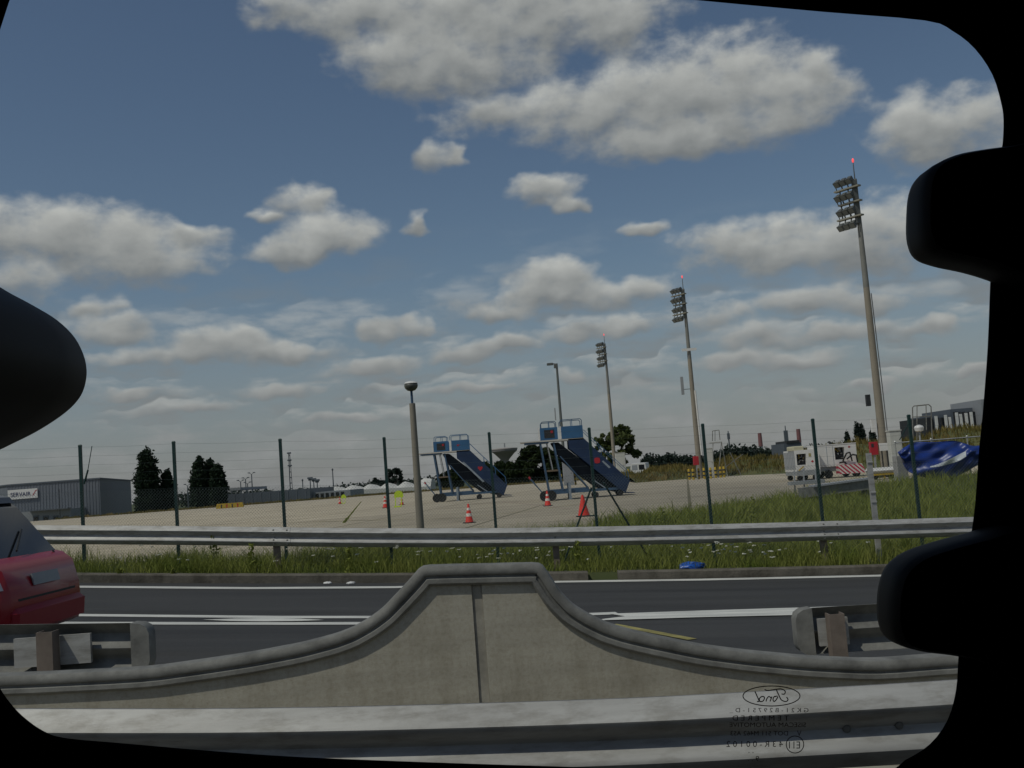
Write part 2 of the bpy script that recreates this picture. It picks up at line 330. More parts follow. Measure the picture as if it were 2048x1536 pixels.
def link(name, me, m, parent=None, smooth=False, loc=None):
    if m and not me.materials: me.materials.append(m)
    if smooth:
        me.polygons.foreach_set('use_smooth', [True]*len(me.polygons))
        try: me.set_sharp_from_angle(angle=math.radians(40))
        except Exception: pass
    o = bpy.data.objects.new(name, me); COL.objects.link(o)
    if parent: o.parent = parent
    if loc is not None: o.location = loc
    return o
def quick(name, V, T, m, parent=None):                   # numpy triangle mesh
    me = bpy.data.meshes.new(name); n = len(T)
    me.vertices.add(len(V)); me.vertices.foreach_set('co', np.asarray(V, np.float32).ravel())
    me.loops.add(n*3); me.loops.foreach_set('vertex_index', np.asarray(T, np.int32).ravel())
    me.polygons.add(n); me.polygons.foreach_set('loop_start', np.arange(0, n*3, 3, dtype=np.int32))
    me.update(calc_edges=True); me.validate()
    return link(name, me, m, parent)
def tag(o, label, cat, group=None):
    o['label'] = label; o['category'] = cat
    if group: o['group'] = group
    return o
def thing(name, label, cat, loc=(0,0,0), rotz=0.0, group=None):
    o = bpy.data.objects.new(name, None); COL.objects.link(o); o.location = loc; o.rotation_euler = (0,0,rotz); o.empty_display_size = 0.2
    return tag(o, label, cat, group)
def struct(o): o['kind'] = 'structure'; return o
def stuff(o): o['kind'] = 'stuff'; return o
def copy_tree(root, loc, label, rotz=None, scale=None, group=None):
    r = root.copy(); COL.objects.link(r); r.location = loc; r['label'] = label
    if rotz is not None: r.rotation_euler = (0,0,rotz)
    if scale: r.scale = (scale,)*3
    if group: r['group'] = group
    for ch in list(root.children):
        c = ch.copy(); COL.objects.link(c); c.parent = r
        for g in list(ch.children):
            d = g.copy(); COL.objects.link(d); d.parent = c
    return r
def sweep_x(path, prof):                                 # profile (dy, dz) carried along points
    rings = [[(p[0], p[1]+dy, p[2]+dz) for dy, dz in prof] for p in path]
    return MB().loft(rings)
def text_mesh(txt, shear=0.0):                           # normalised to a unit wide/high box
    cu = bpy.data.curves.new('t', 'FONT'); cu.body = txt; cu.shear = shear; cu.fill_mode = 'FRONT'; cu.resolution_u = 3
    o = bpy.data.objects.new('t', cu); COL.objects.link(o); bpy.context.view_layer.update()
    me = bpy.data.meshes.new_from_object(o.evaluated_get(bpy.context.evaluated_depsgraph_get()))
    vs = np.array([v.co[:] for v in me.vertices]); fs = [tuple(p.vertices) for p in me.polygons]
    bpy.data.objects.remove(o); bpy.data.curves.remove(cu); bpy.data.meshes.remove(me)
    lo, hi = vs.min(0), vs.max(0); return (vs[:, :2]-lo[:2])/np.maximum(hi[:2]-lo[:2], 1e-6), fs
def sm(a, b, x):
    t = max(0.0, min(1.0, (x-a)/(b-a))); return t*t*(3-2*t)
def lerp_tab(tab, x):
    if x <= tab[0][0]: return tab[0][1]
    for (a, p), (b, q) in zip(tab, tab[1:]):
        if x <= b: return p + (q-p)*(x-a)/(b-a)
    return tab[-1][1]

# ------------------------------------------------------------------ ground, apron, road
EDGE = [(-60,21),(-9,21.5),(-5,24),(-1,27.5),(3,30.5),(6,34),(9,38),(12,43),(15,48),(20,52),(60,54)]
FAR = [(-400,168),(-60,168),(-10,172),(8,166),(14,150),(19,104),(24,88),(30,72),(60,70),(400,70)]   # far rim of the apron
def H(X, Y):
    if Y < 16.42: return rz(X) - 0.07
    e = lerp_tab(EDGE, X); top = rz(X) + 0.10
    if Y < e: z = top + (-0.04 - top) * sm(17.9, e, Y)
    else: z = -0.04
    f = lerp_tab(FAR, X)
    if Y > f: z += (-3.0 * sm(-4, -30, X) ) * sm(f, f + 8, Y)
    return z
xs = sorted(set([-4000,-2500,-1500,-900,-600,-400,-300,-220,-160,-120] + list(range(-100,101,4)) + [x*0.8 for x in range(-40,41)] + [120,160,220,300,400,600,900,1500,2500,4000]))
ys = sorted(set([-60,-30,-12,0,8,14,16.40,16.44] + [16.6+0.6*i for i in range(66)] + list(range(58,200,4)) + [204,210,220,250,300,400,600,1000,1800,3000,5000]))
V = np.array([(x, y, H(x, y)) for y in ys for x in xs]); nx = len(xs); T = []
for j in range(len(ys)-1):
    for i in range(nx-1):
        a = j*nx+i; T += [(a, a+1, a+nx+1), (a, a+nx+1, a+nx)]
struct(quick('ground', V, np.array(T), SOIL))
# apron slab
ax = [-300,-200,-120] + list(range(-100,61,3)) + [100,300]
V = [(x, y, 0.0) for x in ax for y in (lerp_tab(EDGE, x), lerp_tab(FAR, x))] + [(x, y, -0.25) for x in ax for y in (lerp_tab(EDGE, x), lerp_tab(FAR, x))]
n = len(ax); T = []
for i in range(n-1):
    a = 2*i; T += [(a, a+2, a+3), (a, a+3, a+1), (a, a+2*n, a+2*n+2), (a, a+2*n+2, a+2)]
struct(quick('apron', V, np.array(T), APRON))
# road deck and median strip follow the ramp
rx = [-60,-50,-45] + [x*0.5 for x in range(-80,81)] + [45,50,60]
def strip(name, y0, y1, dz, m, x0=-60, x1=60):
    xx = [x for x in rx if x0 <= x <= x1]
    if xx[0] > x0: xx.insert(0, x0)
    if xx[-1] < x1: xx.append(x1)
    V = [(x, y, rz(x)+dz) for x in xx for y in (y0, y1)]; T = []
    for i in range(len(xx)-1): a = 2*i; T += [(a, a+2, a+3), (a, a+3, a+1)]
    return quick(name, V, np.array(T), m)
struct(strip('road', -8, 16.3, 0.0, ASPH))
struct(strip('median', 4.3, 7.0, 0.10, MEDG))
def ribbon(name, px, half, m, dz=0.006, flat=False):      # painted line through photo points on the ramp (or level apron)
    P = [gnd(*p) if flat else groad(*p) for p in px]; V = []; Q = []
    for i, p in enumerate(P):
        d = (P[min(i+1, len(P)-1)] - P[max(i-1, 0)]); d.z = 0; nrm = Vector((-d.y, d.x, 0)).normalized()*half
        for s_ in (1, -1):
            q = p + nrm*s_; V.append((q.x, q.y, (dz if flat else rz(q.x)+dz)))
    T = []
    for i in range(len(P)-1): a = 2*i; T += [(a, a+2, a+3), (a, a+3, a+1)]
    return struct(quick(name, V, np.array(T), m))
def dens(px):                                             # add points so a line follows the sag
    out = []
    for (a, b) in zip(px, px[1:]):
        for t in range(6): out.append((a[0]+(b[0]-a[0])*t/6, a[1]+(b[1]-a[1])*t/6))
    return out + [px[-1]]
ribbon('road_marking', dens([(-300,1168),(150,1174),(500,1177),(790,1175),(1120,1164),(1400,1160),(1760,1152),(2200,1137)]), 0.13, PAINT)
ribbon('road_marking', dens([(-300,1226),(150,1231),(560,1235),(900,1235),(1130,1231),(1235,1227)]), 0.10, PAINT)
ribbon('road_marking', dens([(-300,1246),(150,1247),(560,1248),(900,1247),(1130,1243),(1200,1240)]), 0.10, PAINT)
def patch(name, px, m, dz):
    P = [groad(*p) for p in px]; bm_ = bmesh.new(); vs = [bm_.verts.new((p.x, p.y, rz(p.x)+dz)) for p in P]
    f = bm_.faces.new(vs); bmesh.ops.triangulate(bm_, faces=[f]); bmesh.ops.recalc_face_normals(bm_, faces=bm_.faces)
    me = bpy.data.meshes.new(name); bm_.to_mesh(me); bm_.free(); return struct(link(name, me, m))
patch('road_marking', [(1218,1229),(1420,1222),(1620,1216),(1900,1205),(2200,1195),(2200,1212),(1900,1221),(1620,1231),(1400,1236),(1180,1243),(1250,1234)], PAINT, 0.010)
patch('road_marking', [(405,1241),(470,1238.5),(540,1237.5),(600,1239),(648,1241.5),(600,1243.5),(530,1244.5),(460,1243.5)], PAINT, 0.010)
ribbon('road_marking', dens([(1225,1250),(1290,1262),(1385,1280)]), 0.06, YPAINT, 0.008)
# apron paint and the weedy joint
def aprib(px, half, m): return ribbon('apron_marking', px, half, m, 0.006, True)
aprib([(640,1043),(900,1037),(985,1030),(1122,1013),(1272,991),(1361,984),(1500,975)], 0.06, FADEY)
aprib([(1005,1003),(1082,1011),(1140,1018)], 0.05, FADER)
aprib([(560,1046),(760,1040),(870,1033),(1000,1020)], 0.05, FADEY)
# kerb in two runs with the drain gap between them
def kerb(x0, x1):
    xx = [x0] + [x for x in rx if x0 < x < x1] + [x1]
    pr = [(0,-0.05),(0.0,0.115),(0.02,0.135),(0.19,0.135),(0.2,-0.05)]
    return sweep_x([(x, 16.22, rz(x)) for x in xx], pr).build('kerb', KERB)
struct(kerb(-50, 0.95)); struct(kerb(1.42, 50))

# ------------------------------------------------------------------ W-beam guardrails
WB = [(0,0),(0.012,0.0),(0.070,-0.055),(0.083,-0.073),(0.078,-0.093),(0.022,-0.142),(0.014,-0.156),(0.022,-0.17),(0.078,-0.212),(0.083,-0.232),(0.072,-0.252),(0.012,-0.305),(0,-0.305)]
def wprof(sign): 
    out = [(-sign*a, b) for a, b in WB]; inn = [(-sign*(a-0.006), b) for a, b in WB[::-1]]
    return out + inn
def cprofile(x, y, z0, z1):                               # sigma post
    b = MB(); b.box(x-0.05, x+0.05, y, y+0.008, z0, z1); b.box(x-0.05, x-0.042, y+0.008, y+0.10, z0, z1); b.box(x+0.042, x+0.05, y+0.008, y+0.10, z0, z1); return b
def smooth_path(px, Y, x_ext=0):
    P = [at(x, y, Y) for x, y in px]; out = []
    for i in range(len(P)-1):
        p0, p1, p2, p3 = P[max(i-1,0)], P[i], P[i+1], P[min(i+2,len(P)-1)]
        for k in range(5):
            t = k/5; out.append(0.5*((2*p1)+(p2-p0)*t+(2*p0-5*p1+4*p2-p3)*t*t+(3*p1-p0-3*p2+p3)*t**3))
    return out + [P[-1]]
def bolts(path, sgn, xs_, parent):
    for bx in xs_:
        zz = min(path, key=lambda p: abs(p.x-bx)); m_ = MB().lathe_y([(0.0,-0.012),(0.014,-0.01),(0.018,0.0),(0.018,0.01)], 8, (bx, zz.y-sgn*0.016, zz.z-0.156)); m_.build('bolt', GALVD, parent)
# far side rail along the verge
g1 = thing('guardrail', 'long galvanised W-beam guardrail along the grass verge beyond the road', 'guardrail', (0,0,0))
fp = smooth_path([(-700,1040),(-300,1046),(60,1050),(350,1052),(700,1056),(1000,1056),(1300,1051),(1600,1044),(1940,1034),(2400,1019)], 16.9)
MB().loft([[(p.x, p.y+a, p.z+b) for a, b in wprof(1)] for p in fp]).build('rail', GALV, g1, True)
for px in (-570, -10, 550, 1110, 1648, 2210):
    p = min(fp, key=lambda q: abs(q.x - at(px, 1070, 16.9).x)); x = at(px, 1070, 16.9).x
    cprofile(x, 16.93, rz(x)-0.1, p.z-0.02).build('post', POSTM, g1)
bolts(fp, 1, [at(px, 1070, 16.9).x for px in (550, 1110, 1648)], g1)
def splice(path, x0, parent):
    pts = [p for p in path if abs(p.x-x0) < 3]; q = lambda x: min(pts, key=lambda p: abs(p.x-x))
    a_, b_ = q(x0-1.0), q(x0+1.0); f = lambda x: a_ + (b_-a_)*((x-a_.x)/(b_.x-a_.x))
    o = MB().loft([[(p.x, p.y-0.004+aa*1.02, p.z+0.002+bb*1.012) for aa, bb in wprof(1)] for p in (f(x0-0.16), f(x0+0.16))]).build('splice', GALV, parent, True)
    for dx in (-0.11, 0.11):
        for dz in (-0.045, -0.10, -0.205, -0.265):
            c = f(x0+dx); dy = 0.060 if dz in (-0.045, -0.265) else 0.066
            MB().lathe_y([(0.0,-0.012),(0.012,-0.010),(0.015,0.0),(0.015,0.02)], 8, (c.x, c.y-dy-0.008, c.z+dz)).build('bolt', GALVD, o)
for px in (550, 1648): splice(fp, at(px, 1070, 16.9).x + 0.1, g1)
# near rail beside our lane
g2 = thing('guardrail', 'near W-beam guardrail right outside the van window at the bottom', 'guardrail', (0,0,0))
npth = smooth_path([(-900,1412),(-300,1416),(60,1417),(400,1417),(700,1413),(1000,1405),(1300,1394),(1600,1378),(1900,1360),(2500,1318),(3000,1280)], 4.15)
MB().loft([[(p.x, p.y+a, p.z+b) for a, b in wprof(1)] for p in npth]).build('rail', GALV, g2, True)
for x in (-3.1, 2.75):
    p = min(npth, key=lambda q: abs(q.x-x)); cprofile(x, 4.18, rz(x)-0.1, p.z-0.02).build('post', POSTM, g2)
bolts(npth, 1, [at(px, 1450, 4.15).x for px in (1690, 1795)], g2)
# rail ends on the far side of the median, seen from behind
def rail_end(label, px0, px1, ytop0, ytop1, Y, postpx, plate, side):
    a = at(px0, ytop0, Y); b = at(px1, ytop1, Y)
    g = thing('guardrail', label, 'guardrail', (0,0,0))
    n_ = 10; pth = [a + (b-a)*(i/n_) for i in range(n_+1)]
    MB().loft([[(p.x, p.y-aa, p.z+bb) for aa, bb in wprof(1)] for p in pth]).build('rail', GALVD, g, True)
    e = b if side > 0 else a                              # the rounded end shoe
    ring = lambda t, w: [(e.x+side*t, e.y+q[0], e.z-0.155+q[1]) for q in ((-0.02,-0.155*w),(0.10,-0.155*w),(0.10,0.155*w),(-0.02,0.155*w))]
    MB().loft([ring(0,1), ring(0.06,0.96), ring(0.10,0.8), ring(0.115,0.55)]).build('end_shoe', GALVD, g, True)
    for pp in postpx:
        c = at(pp, ytop0, Y); zz = a.z + (b.z-a.z)*((c.x-a.x)/(b.x-a.x))
        cprofile(c.x, Y-0.14, rz(c.x)+0.05, zz-0.03).build('post', POSTM, g)
        MB().box(c.x-plate, c.x+plate, Y-0.035, Y-0.008, zz-0.25, zz-0.07).build('backing_plate', GALV, g)
    return g
rail_end('end of a median guardrail in front of the red car', -900, 262, 1262, 1246, 6.6, (108, -420, -800), 0.24, 1)
rail_end('end of a median guardrail at the right, beside the black pad', 1622, 3000, 1216, 1130, 7.1, (1660, 2250), 0.10, -1)

# ------------------------------------------------------------------ bell-shaped concrete median wall with its rail
WY = 5.6
TOPPX = [(-900,1350),(-300,1352),(0,1350),(290,1336),(400,1321),(500,1306),(600,1287),(668,1269),(702,1256),(737,1236),(764,1216),(791,1188),(819,1158),(842,1131),(900,1129),(1000,1127),(1082,1125),(1099,1148),(1120,1181),(1147,1209),(1181,1230),(1215,1246),(1249,1257),(1300,1269),(1400,1290),(1500,1303),(1620,1314),(1750,1320),(1917,1307),(2300,1290),(2800,1275)]
WP = [at(x, y, WY) for x, y in TOPPX]
wl = thing('median_wall', 'bell shaped raised concrete median wall with a steel edge rail', 'wall', (0,0,0))
def wall_panel(x0, x1):
    pts = [p for p in WP if x0 < p.x < x1]
    def zat(x):
        for p, q in zip(WP, WP[1:]):
            if p.x <= x <= q.x: return p.z + (q.z-p.z)*(x-p.x)/(q.x-p.x)
        return WP[-1].z
    xx = [x0] + [p.x for p in pts] + [x1]; xx = sorted(set(xx)); b = MB()
    rings = []
    for x in xx:
        zt = zat(x) - 0.045; zb = rz(x) + 0.02
        rings.append([(x, WY, zb), (x, WY+0.08, zb), (x, WY+0.08, zt), (x, WY, zt)])
    return b.loft(rings).build('concrete_panel', MEDC, wl)
jx = at(962, 1300, WY).x
wall_panel(WP[0].x, jx-0.028); wall_panel(jx+0.028, WP[-1].x)
MB().box(jx-0.027, jx+0.027, WY+0.010, WY+0.07, rz(jx)+0.03, at(962, 1136, WY).z-0.08).build('joint_filler', mat('joint_mastic', (0.33,0.305,0.25), 0.9, var=0.3, scale=6), wl)
EP = [(0.085,-0.012),(0.075,-0.002),(0.03,0.0),(-0.016,-0.006),(-0.028,-0.022),(-0.030,-0.042),(-0.026,-0.052),(-0.014,-0.058),(-0.014,-0.068),(-0.024,-0.075),(-0.026,-0.096),(-0.012,-0.108),(-0.004,-0.108),(-0.004,-0.05),(0.085,-0.05)]
rings = []
dense = []
for i in range(len(WP)-1):
    p0, p1, p2, p3 = WP[max(i-1,0)], WP[i], WP[i+1], WP[min(i+2,len(WP)-1)]
    for k in range(4): dense.append(p1 + (p2-p1)*(k/4))
dense.append(WP[-1])
for _ in range(1): dense = [dense[0]] + [(dense[i-1]+dense[i]*2+dense[i+1])/4 for i in range(1, len(dense)-1)] + [dense[-1]]
for i, p in enumerate(dense):
    d = dense[min(i+1,len(dense)-1)] - dense[max(i-1,0)]; nrm = Vector((-d.z, 0, d.x)).normalized()
    rings.append([(p.x+nrm.x*b, WY+a, p.z+nrm.z*b) for a, b in EP])
MB().loft(rings).build('edge_rail', GALVD, wl, True)

# ------------------------------------------------------------------ the van we look out of
VY = 0.90
grade = -math.atan(0.0616)
van = thing('minibus', 'black inside of a van wall framing its rounded window', 'van', (0, VY, 1.6))
def vp(x, y, Y=VY): p = at(x, y, Y); return (p.x, p.z)
OUT = [(-60,60),(-30,25),(20,-2),(60,-30),(700,-45),(1100,-30),(1390,0),(1650,24),(1850,41),(1905,62),(1950,98),(1985,150),(2002,205),(2007,240),(2005,288),
       (1998,330),(1990,420),(1984,500),(1980,575),(1975,700),(1965,830),(1958,900),(1951,1000),(1945,1050),(1935,1120),(1925,1200),(1917,1310),(1912,1380),(1895,1440),(1860,1488),(1810,1520),(1740,1548),
       (1400,1543),(1150,1534),(900,1526),(600,1514),(400,1500),(240,1486),(130,1476),(85,1461),(45,1432),(20,1405),(0,1376),(-30,1320),(-60,1200),(-80,900),(-80,300)]
def closed_smooth(pts, k=4):
    out = []; n_ = len(pts)
    for i in range(n_):
        p0, p1, p2, p3 = [Vector(pts[(i+j) % n_]) for j in (-1,0,1,2)]
        for q in range(k):
            t = q/k; out.append(0.5*((2*p1)+(p2-p0)*t+(2*p0-5*p1+4*p2-p3)*t*t+(3*p1-p0-3*p2+p3)*t**3))
    return out
hole = [vp(*p) for p in closed_smooth(OUT, 3)]
def frame_mesh():
    # wall sheet between a big rectangle and the opening, with a rounded inner lip
    c = Vector((sum(p[0] for p in hole)/len(hole), sum(p[1] for p in hole)/len(hole)))
    n_ = len(hole); b = MB()
    def off(k, dy):                                       # outline grown by k metres, at depth dy
        r = []
        for i, p in enumerate(hole):
            a = Vector(hole[i-1]); d = Vector(hole[(i+1) % n_]) - a; nn = Vector((-d.y, d.x)).normalized()
            if nn.dot(Vector(p)-c) < 0: nn = -nn
            q = Vector(p) + nn*k; r.append((q.x, dy, q.y-1.6))
        return r
    def outer(dy):
        r = []
        for p in hole:
            d = Vector(p)-c; s_ = min(2.3/max(abs(d.x),1e-6), 1.25/max(abs(d.y),1e-6)); q = c + d*s_
            r.append((q.x, dy, q.y-1.6))
        return r
    b.loft([outer(0.06), off(0.06, 0.06), off(0.025, 0.03), off(0.0, 0.0), off(0.004, -0.006), off(0.02, -0.012), off(0.035, -0.012), off(0.045, -0.004), outer(-0.004), outer(0.06)], cap=False)
    return b
frame_mesh().build('side_panel', BLACKT, van, True)
# glass
gp = [(p[0], p[1]-1.6) for p in hole]; cxg = sum(p[0] for p in gp)/len(gp); czg = sum(p[1] for p in gp)/len(gp)
gp = [(cxg+(p[0]-cxg)*1.06, czg+(p[1]-czg)*1.075) for p in gp]
pane = MB().prism(gp, 0.028, 0.033).build('window_pane', GLASS, van)
# rest of the cabin
cabin = MB(); cabin.box(-2.35, 2.4, -1.78, 0.06, 2.44-1.6, 2.50-1.6); cabin.build('roof', BLACKT, van)
MB().box(-2.35, 2.4, -1.78, 0.06, 0.36-1.6, 0.42-1.6).build('floor', BLACKT, van)
MB().box(-2.35, 2.4, -1.84, -1.78, 0.36-1.6, 2.5-1.6).build('far_wall', BLACKT, van)
MB().box(-2.41, -2.35, -1.84, 0.06, 0.36-1.6, 2.5-1.6).build('rear_wall', BLACKT, van)
MB().box(2.4, 2.46, -1.84, 0.06, 0.36-1.6, 2.5-1.6).build('bulkhead', BLACKT, van)
# padded grips on the pillar at the right
def pad(px, name, y0, y1):
    P = [vp(*p, VY-0.010) for p in closed_smooth(px, 4)]
    c = Vector((sum(p[0] for p in P)/len(P), sum(p[1] for p in P)/len(P)))
    lay = [(0.0, 0.93), (-0.004, 0.985), (-0.012, 1.0), (-0.03, 1.0), (-0.042, 0.985), (-0.05, 0.93), (-0.053, 0.7)]
    MB().loft([[(c.x+(p[0]-c.x)*s_, dy+0.0, c.y+(p[1]-c.y)*s_-1.6) for p in P] for dy, s_ in lay]).build(name, BLACKT, van, True)
pad([(1995,312),(1935,320),(1880,331),(1838,352),(1820,385),(1815,440),(1817,485),(1832,516),(1870,532),(1930,545),(1985,562),(2080,600),(2140,560),(2150,440),(2120,330),(2060,300)], 'pillar_pad', 0, 0)
pad([(1935,1066),(1870,1083),(1810,1104),(1775,1132),(1760,1170),(1756,1215),(1760,1252),(1776,1279),(1815,1292),(1870,1299),(1925,1310),(2030,1340),(2110,1290),(2120,1180),(2080,1080),(2000,1050)], 'pillar_pad', 0, 0)
# headrest at the left edge
seat = thing('van_seat', 'black padded seat headrest rising at the left edge of the window', 'seat', (0, VY-0.1, 1.6))
hp = [vp(*p, VY-0.1+0.05) for p in closed_smooth([(-20,562),(30,588),(75,612),(122,641),(158,677),(178,720),(180,757),(168,795),(140,826),(90,860),(40,886),(-20,912),(-120,935),(-260,930),(-330,800),(-330,650),(-240,550),(-120,535)], 4)]
hc = Vector((sum(p[0] for p in hp)/len(hp), sum(p[1] for p in hp)/len(hp)))
MB().loft([[(hc.x+(p[0]-hc.x)*s_, dy, hc.y+(p[1]-hc.y)*s_-1.6) for p in hp] for dy, s_ in [(0.07,0.6),(0.062,0.9),(0.045,0.985),(0.0,1.0),(-0.12,1.0),(-0.165,0.985),(-0.182,0.9),(-0.19,0.6)]]).build('headrest', BLACKT, seat, True)
for dy in (-0.12, 0.0): MB().tube((hc.x-0.06, dy, hc.y-1.6-0.05), (hc.x-0.14, dy, hc.y-1.6-0.3), 0.007).build('headrest_post', GALVD, seat)
MB().cbox(hc.x-0.34, hc.x-0.11, -0.28, 0.08, -0.95, hc.y-1.6-0.2, 0.05).build('backrest', BLACKT, seat, True)
MB().cbox(hc.x-0.38, hc.x-0.11, -0.30, 0.08, -1.17, -0.9, 0.04).build('seat_base', BLACKT, seat, True)
# printed mark on the glass, read from inside so it is mirrored
mk = MB()
def put(uvs, fs, x0, x1, y0, y1, mirror=True):
    vs = []
    for u, v in uvs:
        uu = 1-u if mirror else u
        p = at(x0+(x1-x0)*uu, y1+(y0-y1)*v, VY+0.0265); vs.append((p.x, p.y-VY, p.z-1.6))
    mk.add(vs, fs)
def stroke(pts, w):                                      # pts in photo pixels -> thin ribbon
    uv = []; fs = []
    for i, p in enumerate(pts):
        a = Vector(pts[max(i-1,0)]); b = Vector(pts[min(i+1,len(pts)-1)]); d = (b-a); nn = Vector((-d.y, d.x)).normalized()*w/2
        for s_ in (1,-1): q = Vector(p)+nn*s_; r = at(q.x, q.y, VY+0.0265); uv.append((r.x, r.y-VY, r.z-1.6))
    for i in range(len(pts)-1): fs.append((2*i, 2*i+1, 2*i+3, 2*i+2))
    mk.add(uv, fs)
def spl(pts, k=5):
    out = []
    for i in range(len(pts)-1):
        p0, p1, p2, p3 = [Vector(pts[max(0, min(len(pts)-1, j))]) for j in (i-1,i,i+1,i+2)]
        for q in range(k):
            t = q/k; out.append(0.5*((2*p1)+(p2-p0)*t+(2*p0-5*p1+4*p2-p3)*t*t+(3*p1-p0-3*p2+p3)*t**3))
    return out + [Vector(pts[-1])]
stroke([(1543+57*math.cos(a), 1392+20*math.sin(a)-0.0*math.cos(a)) for a in [2*math.pi*i/48 for i in range(49)]], 2.0)
for pts in ([(1529,1379),(1536,1381),(1550,1379),(1562,1378),(1570,1382),(1569,1388),(1563,1388)], [(1553,1380),(1558,1391),(1563,1400),(1572,1403),(1576,1399),(1573,1394)], [(1548,1393),(1555,1392)],
            [(1556,1393),(1552,1400),(1548,1403),(1546,1399),(1548,1394),(1552,1393)], [(1544,1393),(1540,1403)], [(1542,1396),(1538,1393),(1534,1397),(1532,1403)],
            [(1529,1394),(1524,1393),(1519,1397),(1520,1403),(1526,1402),(1529,1396),(1527,1393)], [(1510,1383),(1514,1392),(1518,1402),(1514,1403)]):
    stroke(spl(pts), 2.2)
for txt, x0, x1, y0, y1 in (('G K 2 1 - B 2 9 7 5 1 - D _', 1459, 1617, 1416, 1426), ('T E M P E R E D', 1465, 1578, 1431, 1441), ('SISECAM AUTOMOTIVE', 1459, 1612, 1445, 1454),
                            ('DOT 511 M462 AS3', 1461, 1576, 1462, 1471), ('4 3 R - 0 0 1 0 2', 1453, 1566, 1482, 1494), ('E11', 1578, 1600, 1483, 1497), ('V', 1594, 1603, 1461, 1472), ('. .', 1497, 1507, 1504, 1506), ('9 . .', 1496, 1518, 1512, 1522)):
    uv, fs = text_mesh(txt); put(uv, fs, x0, x1, y0, y1)
stroke([(1590+17.5*math.cos(a), 1489+17*math.sin(a)) for a in [2*math.pi*i/36 for i in range(37)]], 1.8)
mk.build('glass_marking', PRINT, pane)

# ------------------------------------------------------------------ verge fence
FY = 17.6
fence = thing('chain_link_fence', 'dark green chain link fence with barbed wire strands behind the guardrail', 'fence', (0,0,0))
tops = [at(x, y, FY) for x, y in ((-250,905),(-45,897),(160,890),(347,883),(560,878),(768,875),(978,865),(1178,856),(1405,848),(1625,838),(1817,830),(2040,822),(2260,812))]
pm = None
for i, t in enumerate(tops):
    z0 = rz(t.x) - 0.1
    b = MB(); b.box(-0.024, 0.024, -0.024, 0.024, z0-t.z, -0.01); b.loft([[(x*k, y*k, z) for x, y in ((-0.026,-0.026),(0.026,-0.026),(0.026,0.026),(-0.026,0.026))] for z, k in ((-0.03,1),(-0.006,1),(0.008,0.6))])
    b.build('post', FENG, fence, loc=(t.x, FY, t.z))
def ftop(x):
    for p, q in zip(tops, tops[1:]):
        if p.x <= x <= q.x: return p.z + (q.z-p.z)*(x-p.x)/(q.x-p.x)
    return tops[0].z if x < tops[0].x else tops[-1].z
for k in range(6):                                        # plain and barbed strands over the mesh
    b = MB(); dz = 0.04 + 0.15*k
    for p, q in zip(tops, tops[1:]): 
        m_ = (p+q)/2 - Vector((0,0,0.012))
        b.tube(p-Vector((0,0.03,dz)), m_-Vector((0,0.03,dz)), 0.0014, n=3); b.tube(m_-Vector((0,0.03,dz)), q-Vector((0,0.03,dz)), 0.0014, n=3)
    b.build('wire_strand', WIRE, fence)
# diamond mesh, real wires
Vw, Tw = [], []
x0, x1, step, r = tops[0].x, tops[-1].x, 0.052, 0.0016
def wire(a, b_):
    o = len(Vw); d = (b_-a).normalized(); u = d.cross(Vector((0,1,0))).normalized(); w = Vector((0,1,0))
    for c in (a, b_):
        for t in (0, 2.094, 4.189): Vw.append(tuple(c + (u*math.cos(t)+w*math.sin(t))*r))
    for i in range(3):
        j = (i+1) % 3; Tw.extend([(o+i, o+j, o+3+j), (o+i, o+3+j, o+3+i)])
n_ = int((x1-x0+3)/step)
for i in range(n_):
    for sgn in (1, -1):
        xa = x0 - 1.6 + i*step if sgn > 0 else x0 + i*step
        za = lambda x: rz(x) + 0.10
        hgt = ftop(xa) - 0.80 - za(xa)
        xb = xa + sgn*hgt*0.95; a = Vector((xa, FY-0.035+0.004*sgn, za(xa))); b_ = Vector((xb, FY-0.035+0.004*sgn, za(xa)+hgt-0.0616*(xb-xa)*0.8))
        if x0 <= min(xa, xb) and max(xa, xb) <= x1: wire(a, b_)
stuff(quick('wire_mesh', Vw, np.array(Tw), WIRE, fence))
def fb(pts, r=0.017): 
    P = [at(x, y, FY+dy) for x, y, dy in pts]; MB().path(P, r, 6).build('brace', FENG, fence)
fb([(1183,975,0.02),(1155,1050,0.1),(1127,1128,0.2)]); fb([(1207,965,0.02),(1258,1050,0.25),(1312,1140,0.5)]); fb([(1152,1033,0.08),(1190,1031,0.03)], 0.012)
fb([(184,892,-0.05),(172,962,-0.02)], 0.007); fb([(176,940,-0.03),(168,968,-0.02)], 0.016); fb([(1817,848,0.0),(1799,880,0.02)], 0.008)
# galvanised stay post in front of the fence
sp = thing('signal_post', 'slim shiny galvanised post with clamps in front of the fence', 'post', (0,0,0))
a = at(1738, 906, 17.1); zb = rz(a.x)
b = MB(); b.box(a.x-0.04, a.x+0.04, 17.1, 17.106, zb, a.z); b.box(a.x-0.04, a.x-0.034, 17.106, 17.16, zb, a.z); b.box(a.x+0.034, a.x+0.04, 17.106, 17.16, zb, a.z); b.build('column', GALV, sp)
for py in (924, 985, 1004):
    p = Vector((a.x, 17.1, at(1742, py, 17.1).z)); MB().cbox(p.x-0.045, p.x+0.045, 17.085, 17.099, p.z-0.014, p.z+0.014, 0.004).build('clamp', GALV, sp)

